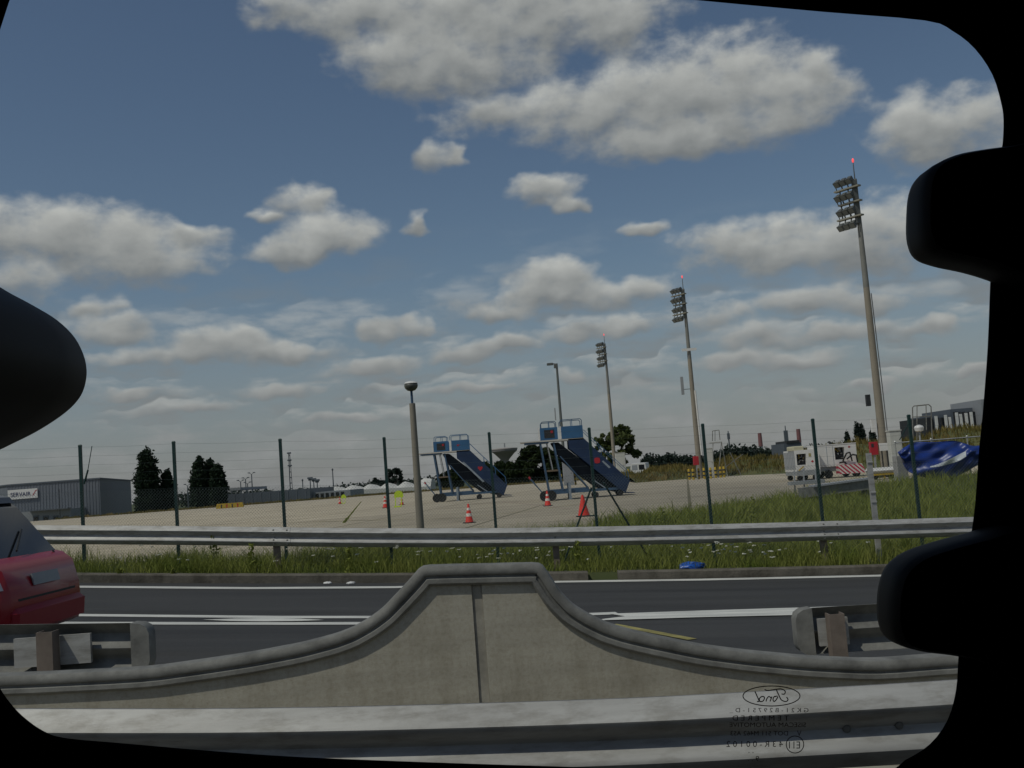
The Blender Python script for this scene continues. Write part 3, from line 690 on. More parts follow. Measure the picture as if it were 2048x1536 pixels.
# ------------------------------------------------------------------ grass and flowers
def blades(n, sampler, hmin, hmax, wd, lean=0.5):
    X, Y, Z = sampler(n); n = len(X)
    h = (hmin+(hmax-hmin)*rng.beta(1.6, 2.2, n))*(1+0.35*np.sin(X*2.7+np.sin(Y*1.9)*1.5)*np.sin(X*0.9+Y)); ang = rng.uniform(0, 2*np.pi, n); la = rng.uniform(0, 2*np.pi, n); ll = rng.uniform(0.05, lean, n)*h
    wx, wy = np.cos(ang)*wd/2*rng.uniform(0.6,1.4,n), np.sin(ang)*wd/2
    P = np.stack([X, Y, Z], 1); W = np.stack([wx, wy, 0*wx], 1); Ln = np.stack([np.cos(la)*ll, np.sin(la)*ll, h], 1)
    Md = P + Ln*np.array([0.35,0.35,0.6])
    V = np.stack([P-W, P+W, Md-W*0.75, Md+W*0.75, P+Ln], 1).reshape(-1,3)
    o = (np.arange(n)*5)[:,None]; T = np.concatenate([o+np.array([[0,1,3]]), o+np.array([[0,3,2]]), o+np.array([[2,3,4]])])
    return V, T
def verge_sampler(x0, x1, ya, yb):
    def f(n):
        X = rng.uniform(x0, x1, n); t = rng.uniform(0, 1, n)**1.3
        e = np.array([lerp_tab(EDGE, x) for x in X]); Y = ya + (np.minimum(e-0.1, yb)-ya)*t
        k = (np.sin(X*1.9+Y*0.7)+np.sin(X*0.63-Y*1.7+2)+np.sin(X*4.1+Y*3.3))/3      # uneven stand
        keep = (rng.uniform(-1.1, 1, n) < k+0.45) & (np.abs(X) < Y*0.56+0.8); X, Y = X[keep], Y[keep]
        return X, Y, np.array([H(x, y) for x, y in zip(X, Y)]) - 0.02
    return f
Vs, Ts, off_ = [], [], 0
for n, args, h0, h1, wd in ((60000, (-12, 14, 16.46, 20.5), 0.08, 0.42, 0.009), (70000, (-4, 22, 18.0, 34), 0.12, 0.52, 0.013), (42000, (2, 30, 27, 56), 0.15, 0.6, 0.022)):
    v_, t_ = blades(n, verge_sampler(*args), h0, h1, wd, 1.1); Vs.append(v_); Ts.append(t_+off_); off_ += len(v_)
gr = quick('grass', np.concatenate(Vs), np.concatenate(Ts), GRASS); stuff(gr); tag(gr, 'tall uneven green grass on the verge behind the kerb', 'grass')
wb = MB()
def tuft(px, py, R, m=60):
    out = []
# leafy weeds: upright plants with broad leaves that stand out of the grass
def weed(x, y, h, label, m=GRASS, n=90):
    z = H(x, y); V, T = [], []
    for i in range(n):
        t = rng.uniform(0.05, 1); a = rng.uniform(0, 6.283); r_ = 0.18*h*(1.15-t)+0.03
        c = np.array([x+np.cos(a)*r_*rng.uniform(0.2,1), y+np.sin(a)*r_*rng.uniform(0.2,1), z+h*t]); s_ = rng.uniform(0.02, 0.05)
        d1, d2 = rng.normal(size=3), rng.normal(size=3); d1 /= np.linalg.norm(d1); d2 /= np.linalg.norm(d2); o = len(V)
        V += [c-d1*s_, c+d2*s_*0.6, c+d1*s_, c-d2*s_*0.6]; T += [(o,o+1,o+2),(o,o+2,o+3)]
    o = thing('weed', label, 'weed', (x, y, z), group='weeds on the verge'); 
    q = quick('foliage', np.array(V)-np.array([x,y,z]), np.array(T), m, o); MB().tube((0,0,-0.02),(0.01,0,h*0.95),0.006,0.003,5).build('stem', GRASS, o)
for px, h, Y, lab in ((430, 0.62, 16.9, 'bushy weed left of the guardrail post at the left'), (505, 0.48, 16.75, 'bushy weed beside the left guardrail post'), (700, 0.42, 16.8, 'wide low weed between lamp post and left guardrail post'),
                  (1160, 0.5, 16.75, 'leafy weed growing in the kerb gap'), (240, 0.30, 16.35, 'small weed hanging over the kerb at far left'), (345, 0.28, 16.35, 'low weed over the kerb below the second fence post'),
                  (1335, 0.75, 24.0, 'tall thin weed standing above the guardrail in the middle'), (1520, 0.8, 27.0, 'tall weed on the bank behind the fence')):
    weed(at(px, 1150, Y).x, Y, h, lab)
V, T = [], []
fl = [(int(rng.uniform(560, 1750)), rng.uniform(16.7, 18.6)) for _ in range(70)] + [(int(rng.normal(1460, 45)), rng.uniform(16.6, 17.9)) for _ in range(45)] + [(int(rng.normal(960, 70)), rng.uniform(16.6, 17.9)) for _ in range(22)] + [(int(rng.uniform(180,560)), rng.uniform(16.8,17.9)) for _ in range(14)]
for px, Y in fl:                                          # white umbels on thin stems
    x = at(px, 1110, Y).x; z = H(x, Y); h = rng.uniform(0.15, 0.5); c = np.array([x, Y, z+h]); R_ = rng.uniform(0.015, 0.045)
    for k in range(9):
        a = rng.uniform(0, 6.283); q = c + np.array([np.cos(a)*R_, np.sin(a)*R_, rng.uniform(-0.006, 0.012)])*rng.uniform(0.2, 1); s_ = 0.011; o = len(V)
        V += [q+(-s_,-s_,-0.003), q+(s_,-s_,0.002), q+(s_,s_,0.005), q+(-s_,s_,0.0), q+(0,0,-0.012)]; T += [(o,o+1,o+2),(o,o+2,o+3),(o,o+4,o+1),(o+1,o+4,o+2)]
wf = quick('wildflowers', np.array(V), np.array(T), WHITEF); stuff(wf); tag(wf, 'scattered white umbel wildflowers in the verge grass', 'flowers')
# weeds along the apron joint
V, T = [], []
for k in range(320):
    t = rng.uniform(0, 1); p = gnd(688+(722-688)*t + rng.normal()*0.9*(1.2-t), 1046+(1004-1046)*t); h = rng.uniform(0.02, 0.09); w_ = rng.uniform(0.02, 0.06); o = len(V)
    V += [(p.x-w_, p.y, 0), (p.x+w_, p.y+rng.normal()*0.05, 0), (p.x, p.y+0.02, h)]; T.append((o, o+1, o+2))
    V += [(p.x, p.y-w_*2, 0), (p.x, p.y+w_*2, 0), (p.x, p.y, h)]; o += 3; T.append((o, o+1, o+2))
jw = quick('joint_weeds', np.array(V), np.array(T), GRASS); stuff(jw); tag(jw, 'line of green weeds growing in an apron joint', 'weeds')

# ------------------------------------------------------------------ litter
def blob(name, label, cat, p, rx_, ry_, rz_, m, seed):
    r_ = np.random.default_rng(seed); bm_ = bmesh.new(); bmesh.ops.create_icosphere(bm_, subdivisions=3, radius=1)
    for v in bm_.verts:
        k = 1+0.16*math.sin(v.co.x*5+seed)*math.cos(v.co.y*6)+0.06*r_.normal(); v.co = (v.co.x*rx_*k, v.co.y*ry_*k, max(0, v.co.z*k+0.4)*rz_*0.75)
    me = bpy.data.meshes.new(name); bm_.to_mesh(me); bm_.free(); return tag(link(name, me, m, None, True, p), label, cat)
x = at(1384, 1138, 16.55).x; blob('plastic_bag', 'crumpled blue plastic bag lying at the kerb edge', 'bag', (x, 16.55, H(x,16.55)+0.02), 0.2, 0.12, 0.11, BAG, 3)
for px, lab, sd in ((655, 'left of two white scraps lying at the foot of the kerb', 5), (702, 'right of two white scraps lying at the foot of the kerb', 8)):
    x = at(px, 1170, 16.1).x; blob('paper_scrap', lab, 'litter', (x, 16.1, rz(x)+0.004), 0.065, 0.05, 0.03, WHITE, sd)

# ------------------------------------------------------------------ lamp post by the fence
p = gnd(846, 1131); ly = p.y; lp = thing('lamp_post', 'short tapered concrete lamp post with a flat round lamp behind the fence', 'lamp', (p.x, ly, -0.05))
tz = at(823, 802, ly).z; lz = at(818, 766, ly).z
MB().tube((0,0,0), (0,0,tz), 0.085, 0.062, 14).build('pole', CONCP, lp, True)
MB().tube((0,0,0.28), (0,0,0.36), 0.084, 0.083, 14).build('band', WHITE, lp, True)
MB().tube((0,0,tz), (0,0,lz-0.06), 0.026, 0.024, 10).build('stem', STEELB, lp, True)
head = MB().lathe([(0.03,-0.12),(0.08,-0.105),(0.125,-0.06),(0.14,-0.015),(0.138,0.015),(0.12,0.035)], 20, (0,0,lz)).build('lamp_bowl', mat('lamp_bowl', (0.12,0.12,0.10), 0.35, var=0.3, scale=10), lp, True)
MB().lathe([(0.142,0.036),(0.12,0.062),(0.07,0.08),(0.01,0.086)], 20, (0,0,lz)).build('cap', WHITE, lp, True)

# ------------------------------------------------------------------ red hatchback on the far carriageway
car = thing('car', 'red hatchback driving off at the left edge behind the guardrail end', 'car', (-6.32, 9.6, rz(-6.32)))
car.rotation_euler = (0, math.atan(0.0616+0.003*6.2), 0)
# local x points back (to the right); rear bumper at x=+1.9
prof = [(-1.95,0.30,0.66),(-1.95,0.55,0.70),(-1.85,0.70,0.76),(-1.0,0.90,0.82),(-0.8,0.93,0.83)]
def sect(x, zb, zt, wb_, wt): return [(x,-wb_,zb),(x,-wb_-0.03,(zb+zt)/2),(x,-wt,zt),(x,wt,zt),(x,wb_+0.03,(zb+zt)/2),(x,wb_,zb)]
secs = [sect(-1.96,0.30,0.52,0.55,0.52), sect(-1.90,0.22,0.64,0.72,0.66), sect(-1.6,0.20,0.76,0.80,0.72), sect(-0.9,0.20,0.90,0.82,0.77), sect(0,0.20,0.93,0.83,0.80), sect(0.9,0.20,0.96,0.83,0.80),
        sect(1.45,0.22,0.96,0.82,0.78), sect(1.68,0.24,0.93,0.80,0.74), sect(1.80,0.26,0.86,0.76,0.70), sect(1.88,0.30,0.66,0.72,0.68), sect(1.90,0.36,0.56,0.68,0.64)]
MB().loft(secs).build('body', CARR, car, True)
gh = [(-0.85,0.92,0.74),(-0.1,1.40,0.62),(0.3,1.49,0.60),(0.9,1.50,0.59),(1.22,1.46,0.57),(1.58,0.95,0.70)]
MB().loft([[(-0.95,-0.76,0.90),(1.62,-0.74,0.93),(1.62,0.74,0.93),(-0.95,0.76,0.90)],[(-0.25,-0.66,1.33),(1.26,-0.63,1.36),(1.26,0.63,1.36),(-0.25,0.66,1.33)],[(0.1,-0.58,1.46),(1.12,-0.56,1.47),(1.12,0.56,1.47),(0.1,0.58,1.46)]]).build('glasshouse', GLASSD, car)
MB().loft([[(-0.15,-0.64,1.39),(1.24,-0.62,1.405),(1.24,0.62,1.405),(-0.15,0.64,1.39)],[(-0.05,-0.62,1.45),(1.2,-0.60,1.46),(1.2,0.60,1.46),(-0.05,0.62,1.45)],[(0.15,-0.5,1.505),(1.0,-0.5,1.505),(1.0,0.5,1.505),(0.15,0.5,1.505)]]).build('roof', mat('car_roof', (0.05,0.05,0.055), 0.35, coat=0.4), car)
for sy in (-1, 1):
    for xx in (-1.2, 1.15):
        w_ = MB().lathe_y([(0.20,-0.09),(0.29,-0.095),(0.305,-0.06),(0.305,0.06),(0.29,0.095),(0.20,0.09)], 20, (xx, sy*0.76, 0.30)).build('wheel', RUBBER, car, True)
        MB().lathe_y([(0.02,-0.075),(0.17,-0.07),(0.195,-0.08),(0.195,0.08),(0.17,0.07),(0.02,0.075)], 14, (xx, sy*0.76, 0.30)).build('rim', GALV, w_, True)
        MB().lathe_y([(0.355,-0.02),(0.36,0.0),(0.355,0.02)], 20, (xx, sy*0.825, 0.30)).build('wheel_arch', DARK, car)
    MB().loft([[(1.70,sy*0.60,0.62),(1.70,sy*0.79,0.62),(1.66,sy*0.78,0.86),(1.66,sy*0.62,0.86)],[(1.86,sy*0.60,0.64),(1.80,sy*0.78,0.64),(1.74,sy*0.765,0.84),(1.80,sy*0.62,0.84)]]).build('tail_light', mat('tail_lens', (0.35,0.02,0.03), 0.15), car)
    MB().cbox(-0.75,-0.60,sy*0.86-0.07,sy*0.86+0.07,0.90,1.03,0.03).build('mirror', CARR, car)
    MB().box(0.25,0.43,sy*0.842-0.012,sy*0.842+0.012,0.76,0.79).build('door_handle', DARK, car)
MB().cbox(1.80,1.955,-0.70,0.70,0.34,0.54,0.04).build('rear_bumper', mat('bumper_red', (0.30,0.012,0.02), 0.5), car, True)
MB().loft([[(1.872,-0.26,0.70),(1.872,0.26,0.70),(1.838,0.26,0.80),(1.838,-0.26,0.80)],[(1.884,-0.26,0.703),(1.884,0.26,0.703),(1.850,0.26,0.803),(1.850,-0.26,0.803)]]).build('number_plate', GREYM, car)
for sy in (-1, 1): MB().bar((1.66,sy*0.57,0.95),(1.885,sy*0.57,0.60),0.012,0.02).build('shut_line', DARK, car); MB().loft([[(1.80,sy*0.63,0.70),(1.80,sy*0.75,0.70),(1.78,sy*0.75,0.77),(1.79,sy*0.63,0.77)],[(1.86,sy*0.63,0.70),(1.815,sy*0.765,0.70),(1.79,sy*0.76,0.77),(1.835,sy*0.63,0.77)]]).build('reversing_lens', mat('clear_lens',(0.6,0.55,0.55),0.2), car)
MB().bar((1.888,-0.57,0.602),(1.888,0.57,0.602),0.012,0.02).build('shut_line', DARK, car); MB().bar((1.63,-0.1,0.99),(1.45,0.35,1.16),0.015,0.015).build('wiper', DARK, car)

# ------------------------------------------------------------------ passenger stairs
def airstair(name, label, loc, s_, heart, variant):
    r_ = thing(name, label, 'stairs', loc, group='blue passenger stairs on the apron'); r_.scale = (s_,)*3
    Wd = 1.5                                             # depth of the stair
    MB().loft([[(-1.13,0,3.40),(2.5,0,3.36),(2.5,Wd,3.36),(-1.13,Wd,3.40)],[(-1.13,0,3.46),(2.5,0,3.48),(2.5,Wd,3.48),(-1.13,Wd,3.46)]]).build('platform', mat('platform_edge',(0.5,0.47,0.42),0.7), r_)
    MB().box(-0.9,0.5,0.03,Wd-0.03,3.30,3.39).build('platform_beam', STEELB, r_)
    for yy in (0.0, Wd-0.05):
        left = MB().box(0.05,1.05,yy,yy+0.05,3.48,4.18).build('side_panel', BLUEP, r_)
        if yy == 0.0:
            MB().box(0.28,0.86,-0.012,0.0-0.002,3.58,4.05).build('dark_opening', DARK, left)
            MB().lathe_y([(0.0,-0.026),(0.075,-0.024),(0.08,-0.013)], 10, (0.72,0,3.92)).build('red_disc', RED, left)
        right = MB().box(1.30,2.5,yy,yy+0.05,3.46,4.18).build('side_panel', BLUEP, r_)
        if variant and yy == 0.0: MB().prism([(1.66,3.83),(1.74,3.9),(1.80,3.86),(1.92,3.88),(1.8,3.80),(1.74,3.74)], -0.012, -0.002).build('red_emblem', RED, right)
        for xx in (-0.05, 1.17): MB().box(xx,xx+0.085,yy-0.005,yy+0.055,3.48,4.2).build('white_post', WHITE, r_)
        t = 0.022; yc = yy+0.025
        for a0, a1, zt in ((0.12,0.98,4.52),(1.22,2.46,4.56)):
            MB().path([(a0,yc,4.18),(a0,yc,zt-0.08),(a0+0.08,yc,zt),(a1-0.08,yc,zt),(a1,yc,zt-0.08),(a1,yc,4.18)], t).build('guard_rail', STEELB if not variant else BLUEP, r_)
            MB().tube((a0*0.45+a1*0.55,yc,4.18),(a0*0.45+a1*0.55,yc,zt),t*0.8).build('rail_upright', BLUEP, r_)
    # flight: two side panels, steps between, stringers beneath
    pan = [(1.62,3.44),(2.5,3.44),(4.95,0.82),(4.66,0.16),(4.30,0.40),(1.62,2.92)]
    for yy in (0.0, Wd-0.04):
        pn = MB().prism(pan, yy, yy+0.04).build('flight_panel', NAVY, r_)
        if yy == 0.0:
            h = [(0,-0.16),(0.15,0.0),(0.17,0.09),(0.12,0.16),(0.05,0.15),(0,0.09),(-0.05,0.15),(-0.13,0.16),(-0.17,0.08),(-0.14,0.0)] if heart else [(0.2*math.cos(k*0.785)*(1 if k%2 else 0.85), 0.2*math.sin(k*0.785)*(1 if k%2 else 0.85)) for k in range(8)]
            MB().prism([(3.18+a, 2.10+b_) for a, b_ in h], -0.014, -0.003).build('red_emblem', RED, pn)
            if heart: MB().prism([(1.95,2.62),(2.08,2.66),(3.42,1.20),(3.30,1.14)], -0.012, -0.002).build('pale_band', GREYST, pn)
            else: MB().prism([(3.44,2.02),(3.52,2.08),(3.92,1.66),(3.82,1.60)], -0.012, -0.002).build('pale_patch', GREYST, pn)
        MB().prism([(0.62,3.30),(1.05,3.30),(4.35,0.38),(4.2,0.20),(3.05,0.55),(1.95,1.48),(1.15,2.26)], yy+0.10 if yy == 0 else yy-0.10, yy+0.16 if yy == 0 else yy-0.04).build('stringer', mat('stair_under_shade',(0.008,0.011,0.016),0.9,var=0.3,scale=2,spec=0.1), r_)  # near-black colour holds the shade of the flight's underside
        yc = yy+0.02; MB().path([(2.52,yc,3.92),(3.3,yc,3.05),(4.86,yc,1.40),(4.9,yc,0.9)], 0.018).build('handrail', BLUEP, r_)
        MB().tube((3.45,yc,2.42),(3.45,yc,2.88),0.014).build('rail_upright', BLUEP, r_); MB().tube((4.2,yc,1.62),(4.2,yc,2.08),0.014).build('rail_upright', BLUEP, r_)
    MB().loft([[(1.2,0.18,2.75),(1.2,Wd-0.18,2.75),(4.2,Wd-0.18,0.30),(4.2,0.18,0.30)],[(1.22,0.18,2.78),(1.22,Wd-0.18,2.78),(4.22,Wd-0.18,0.33),(4.22,0.18,0.33)]]).build('soffit', MATS['stair_under_shade'], r_)  # underside panel filled in for darkness, in the same shade-dark colour
    for k in range(13):
        t = k/12; x = 1.75+(4.45-1.75)*t; z = 3.30+(0.42-3.30)*t
        MB().box(x-0.14,x+0.14,0.17,Wd-0.17,z-0.02,z+0.02).build('tread', GREYM, r_)
    # lifting masts, chassis, jacks
    for yy in (0.12, Wd-0.2):
        MB().bar((0.02,yy,3.32),(0.32,yy,0.55),0.10,0.10).build('mast', STEELB, r_); MB().bar((0.78,yy,3.32),(1.12,yy,0.55),0.10,0.10).build('mast', STEELB, r_)
        MB().bar((0.4,yy,3.32),(0.62,yy,1.75),0.05,0.05).build('ram', GREYM, r_)
        MB().bar((1.1,yy,2.5),(2.55,yy,0.62),0.06,0.06).build('brace', STEELB, r_); MB().bar((2.9,yy,1.0),(3.6,yy,0.45),0.06,0.06).build('brace', GREYST, r_)
        MB().box(-0.1,4.75,yy-0.04,yy+0.04,0.36,0.50).build('chassis_rail', STEELB, r_)
    MB().box(0.15,1.05,0.1,Wd-0.1,1.66,1.76).build('service_step', mat('step_board',(0.16,0.12,0.08),0.8), r_)
    MB().box(0.4,2.6,0.15,Wd-0.15,0.42,0.62).build('hydraulic_box', STEELB, r_)
    for xx, R_ in ((0.05,0.30),(0.42,0.30)):
        for yy in (-0.02, Wd-0.06):
            if xx < 0.3 or yy < 0.3: 
                w_ = MB().lathe_y([(0.5*R_,-0.06),(0.92*R_,-0.08),(R_,-0.05),(R_,0.05),(0.92*R_,0.08),(0.5*R_,0.06)], 18, (xx if yy < 0.3 else xx+0.2,yy,R_)).build('wheel', RUBBER, r_, True)
                MB().lathe_y([(0.02,-0.05),(0.5*R_,-0.06),(0.5*R_,0.06),(0.02,0.05)], 10, (xx if yy < 0.3 else xx+0.2,yy,R_)).build('rim', STEELB, w_)
    for xx in (2.95, 4.35):
        for yy in (0.05, Wd-0.1): MB().lathe_y([(0.06,-0.05),(0.16,-0.05),(0.17,0.0),(0.16,0.05),(0.06,0.05)], 14, (xx,yy,0.17)).build('wheel', RUBBER, r_, True)
    MB().bar((-0.02,0.5,0.42),(-0.72,0.5,1.36),0.07,0.09).build('tow_bar', STEELB, r_); MB().tube((-0.70,0.5,1.33),(-0.78,0.5,1.46),0.06).build('tow_eye', RED, r_)
    for yy in (-0.05, Wd): MB().box(1.42,1.56,yy-0.05,yy+0.05,0.03,0.95).build('jack_leg', GREYST, r_); MB().box(1.34,1.64,yy-0.12,yy+0.12,0.0,0.03).build('jack_foot', GREYM, r_)
    MB().loft([[(4.5,0.05,0.14),(5.2,0.05,0.10),(5.2,Wd-0.05,0.10),(4.5,Wd-0.05,0.14)],[(4.5,0.05,0.20),(5.2,0.05,0.13),(5.2,Wd-0.05,0.13),(4.5,Wd-0.05,0.20)]]).build('foot_plate', NAVY, r_)
    return r_
p = gnd(1089, 1003); airstair('passenger_stairs', 'nearer blue mobile passenger stairs with a plain red disc on the flight', (p.x, p.y, 0), p.y/60.5*1.02, False, False)
p = gnd(873, 1005); airstair('passenger_stairs', 'farther blue mobile passenger stairs with a red heart and pale band', (p.x, p.y, 0), p.y/80.5*1.12, True, True)

# ------------------------------------------------------------------ cones and yellow stands
def cone(label, px, py, hpx, plain=False):
    p = gnd(px, py); h = hpx*p.y/FPX; r_ = thing('traffic_cone', label, 'cone', (p.x, p.y, 0), rotz=random.uniform(0,1.5), group='traffic cones on the apron'); k = h/0.75
    rr = lambda z: (0.155-0.125*(z-0.04)/0.71)
    if plain:
        MB().lathe([(0.215*k,0.0),(0.04*k,0.72*k),(0.03*k,0.75*k),(0.004*k,0.752*k)], 18).build('body', CONER, r_, True)
    else:
        MB().lathe([(0.165*k,0.04*k),(0.155*k,0.06*k),(0.036*k,0.73*k),(0.026*k,0.75*k),(0.004*k,0.752*k)], 18).build('body', CONER, r_, True)
        for za, zb in ((0.26,0.38),(0.50,0.60)):
            MB().lathe([((rr(za)+0.004)*k,za*k),((rr(zb)+0.004)*k,zb*k)], 18).build('white_band', CONEW, r_, True)
        MB().cbox(-0.21*k,0.21*k,-0.21*k,0.21*k,0.0,0.04*k,0.02*k).build('base', RUBBER, r_)
cone('nearest banded cone, standing alone between lamp post and stairs', 939, 1046, 38)
cone('banded cone in front of the tow bar of the nearer stairs', 1096, 1012, 30)
cone('large plain red cone behind the fence braces', 1168, 1033, 43, True)
cone('banded cone half hidden by a fence post left of the lamp post', 771, 1016, 24)
cone('farthest small cone, left of the far yellow stand', 680, 1008, 14)
cone('cone standing behind the near yellow stand', 804, 1010, 17)
def ystand(label, px, py, hpx):
    p = gnd(px, py); k = hpx*p.y/FPX; r_ = thing('warning_stand', label, 'stand', (p.x, p.y, 0), group='yellow warning stands on the apron')
    arc = [(-0.28,0.58),(-0.27,0.78),(-0.19,0.92),(-0.07,0.99),(0.07,0.99),(0.19,0.92),(0.27,0.78),(0.28,0.58)]
    MB().prism([(a*k, b_*k) for a, b_ in arc], -0.03*k, 0.0).build('panel', NEON, r_)
    for xx in (-0.2, 0.16): MB().bar((xx*k,-0.01,0.6*k),((xx-0.03)*k,-0.08*k,0.05*k),0.05*k,0.04*k).build('leg', NEON, r_)
    MB().cbox(-0.32*k,0.12*k,-0.2*k,0.05*k,0.0,0.07*k,0.02*k).build('foot', NEON, r_)
ystand('nearer neon yellow rounded warning stand left of the lamp post', 799, 1014, 33)
ystand('farther neon yellow rounded warning stand beside the smallest cone', 688, 1007, 18)

# ------------------------------------------------------------------ floodlight masts
AD = Vector((-0.58, 0.81, 0)).normalized(); AN = Vector((-0.81, -0.58, 0)).normalized()
def mast(label, base, h, k, extra):
    r_ = thing('floodlight_mast', label, 'mast', base, group='floodlight masts in a row')
    MB().tube((0,0,0),(0,0,h*0.62),0.34*k,0.24*k,14).build('lower_pole', CONCP, r_, True)
    MB().tube((0,0,h*0.62),(0,0,h-0.2),0.24*k,0.15*k,14).build('upper_pole', mat('mast_upper',(0.22,0.215,0.19),0.7,var=0.12,scale=1.5), r_, True)
    MB().tube((0,0,h-0.2),(0,0,h+0.85),0.05*k,0.03*k,6).build('spike', LAMPM, r_)
    MB().lathe([(0.03,0),(0.06,0.03),(0.07,0.18),(0.04,0.26),(0.01,0.28)], 10, (0,0,h+0.85)).build('obstruction_light', REDL, r_, True)
    rows = [h-0.72-0.92*i for i in range(3)]
    for i, z in enumerate(rows):
        a = AD*(-0.45) + Vector((0,0,z)); b_ = AD*(1.35 if i != 1 else 1.15) + Vector((0,0,z))
        MB().bar(a+AN*0.24, b_+AN*0.24, 0.09, 0.30).build('cross_arm', mat('arm_metal',(0.30,0.28,0.22),0.6,0.2), r_)
    for i in range(4):
        z = h-0.26-0.93*i; za = rows[min(i,2)]
        for q in range(3):
            c = AD*(0.12+0.44*q) + AN*(0.40+0.06*(i % 2)) + Vector((0,0,z))
            f = (AN+Vector((0,0,-1.0))).normalized(); u = f.cross(Vector((0,0,1))).normalized(); w = u.cross(f)
            rg = lambda d, s1: [tuple(c+f*d+u*(s1*a1)+w*(s1*b1)) for a1, b1 in ((-1,-1),(1,-1),(1,1),(-1,1))]
            lm = MB().loft([rg(-0.32,0.07), rg(-0.24,0.125), rg(0.10,0.18), rg(0.17,0.20)]).build('floodlight', LAMPM, r_)
            MB().loft([rg(0.172,0.16), rg(0.178,0.16)]).build('lens', mat('flood_lens',(0.22,0.23,0.22),0.3), lm)
            for sg in (-1, 1): MB().bar(tuple(c+u*0.21*sg), tuple(AD*(0.12+0.44*q)+u*0.2*sg+AN*0.24+Vector((0,0,za))), 0.05, 0.03).build('bracket', LAMPM, lm)
    MB().bar(AD*0.0+AN*0.1+Vector((0,0,h-0.3)), AD*0.0+AN*0.1+Vector((0,0,h-3.0)), 0.30, 0.22).build('rack_spine', LAMPM, r_)
    for k2 in (0.4, 1.0): MB().bar(AD*k2+AN*0.24+Vector((0,0,rows[0])), AD*k2+AN*0.24+Vector((0,0,rows[2])), 0.07, 0.07).build('rack_upright', LAMPM, r_)
    if extra == 1:
        MB().path([(0.36,0,0.3),(0.33,0,h*0.3),(0.26,0,h*0.6)], 0.03).build('cable', GALV, r_)
        MB().box(-0.62,-0.38,-0.2,0.05,2.6,3.4).build('junction_box', WHITE, r_); MB().box(-0.75,-0.5,-0.12,0.1,4.2,4.9).build('camera_box', DARK, r_)
    if extra == 2:
        MB().box(-0.7,0.7,-0.32,-0.26,h-6.2,h-5.95).build('white_bracket', WHITE, r_)
        MB().box(-1.05,-0.8,-0.2,0.05,h-10.3,h-8.6).build('antenna', GREYM, r_); MB().tube((-0.8,0,h-9.8),(0,0,h-9.8),0.03).build('antenna_arm', LAMPM, r_)
        MB().tube((0.30,-0.25,2.2),(0.22,-0.2,h-10),0.09).build('conduit', WHITE, r_)
    return r_
def mast_at(px, top, Y, label, k, extra):
    t = at(top[0], top[1], Y); mast(label, (t.x, Y, 0), t.z, k, extra)
mast_at(0, (1709,352), 63, 'tallest looking floodlight mast at the right with a white box low on it', 0.78, 1)
mast_at(0, (1366,574), 98, 'middle floodlight mast with a white bracket halfway up', 0.78, 2)
mast_at(0, (1209,684), 137, 'third floodlight mast in front of the round tree', 0.78, 0)
t = at(1113, 727, 160); r_ = thing('light_pole', 'slim pole with a single sideways lamp above the nearer stairs', 'mast', (t.x, 160, 0))
MB().tube((0,0,0),(0,0,t.z),0.26,0.17,10).build('pole', mat('slim_pole',(0.13,0.14,0.13),0.6), r_, True); MB().bar((0.1,0,t.z-0.1),(-0.7,0.5,t.z+0.1),0.12,0.14).build('arm', LAMPM, r_)
MB().cbox(-1.5,-0.5,0.1,0.8,t.z-0.15,t.z+0.2,0.08).build('lamp_head', LAMPM, r_); MB().cbox(-0.45,0.15,-0.2,0.3,t.z-0.7,t.z-0.05,0.08).build('lamp_head', LAMPM, r_)
MB().box(-0.9,-0.72,-0.1,0.1,t.z-8.8,t.z-6.9).build('antenna', GREYM, r_)

# ------------------------------------------------------------------ ground power units
def wheel(parent, x, y, R_, w=0.09, m=RUBBER):
    o = MB().lathe_y([(0.45*R_,-w),(0.9*R_,-w),(R_,-w*0.6),(R_,w*0.6),(0.9*R_,w),(0.45*R_,w)], 16, (x,y,R_)).build('wheel', m, parent, True)
    MB().lathe_y([(0.02,-w*0.8),(0.45*R_,-w*0.9),(0.45*R_,w*0.9),(0.02,w*0.8)], 10, (x,y,R_)).build('rim', GREYM, o)
def gx(px, Y): return (px-CX)/FPX*Y*1.0
def machinery(parent, x0, x1, y, z0, z1, n, sd):          # pipes, tanks and boxes inside an open hatch
    r_ = np.random.default_rng(sd)
    for k in range(n):
        x = r_.uniform(x0+0.05, x1-0.1); z = r_.uniform(z0+0.05, z1-0.12); m_ = (GREYM, DARK, YEL, GALVD)[k % 4]
        if k % 2: MB().box(x, x+r_.uniform(0.06,0.16), y+0.02, y+0.12, z, z+r_.uniform(0.05,0.16)).build('engine_block', m_, parent)
        else: MB().tube((x, y+0.05, z), (x+r_.uniform(-0.15,0.15), y+0.05, z+r_.uniform(0.08,0.2)), 0.02).build('hose', m_, parent)
def hatch_body(root, x0, x1, y0, y1, z0, z1, hx0, hx1, hz0, hz1, name='body'):   # box shell with an opening in the front
    b = MB(); b.box(x0, hx0, y0, y1, z0, z1); b.box(hx1, x1, y0, y1, z0, z1); b.box(hx0, hx1, y0, y1, hz1, z1); b.box(hx0, hx1, y0, y1, z0, hz0); b.box(hx0, hx1, y0+0.3, y1, hz0, hz1)
    return b.build(name, WHITE, root)
Y0 = 63.0
A = thing('power_unit', 'white ground power unit with a pale roof box and an open hatch', 'generator', (at(1594, 950, Y0).x, Y0, 0))
b_ = hatch_body(A, 0, 1.45, 0, 2.7, 0.55, 1.85, 0.08, 0.66, 0.95, 1.62)
MB().box(0.09,0.65,0.296,0.299,0.96,1.61).build('hatch_back', DARK, b_); machinery(b_, 0.1, 0.62, 0.1, 0.97, 1.6, 14, 2)
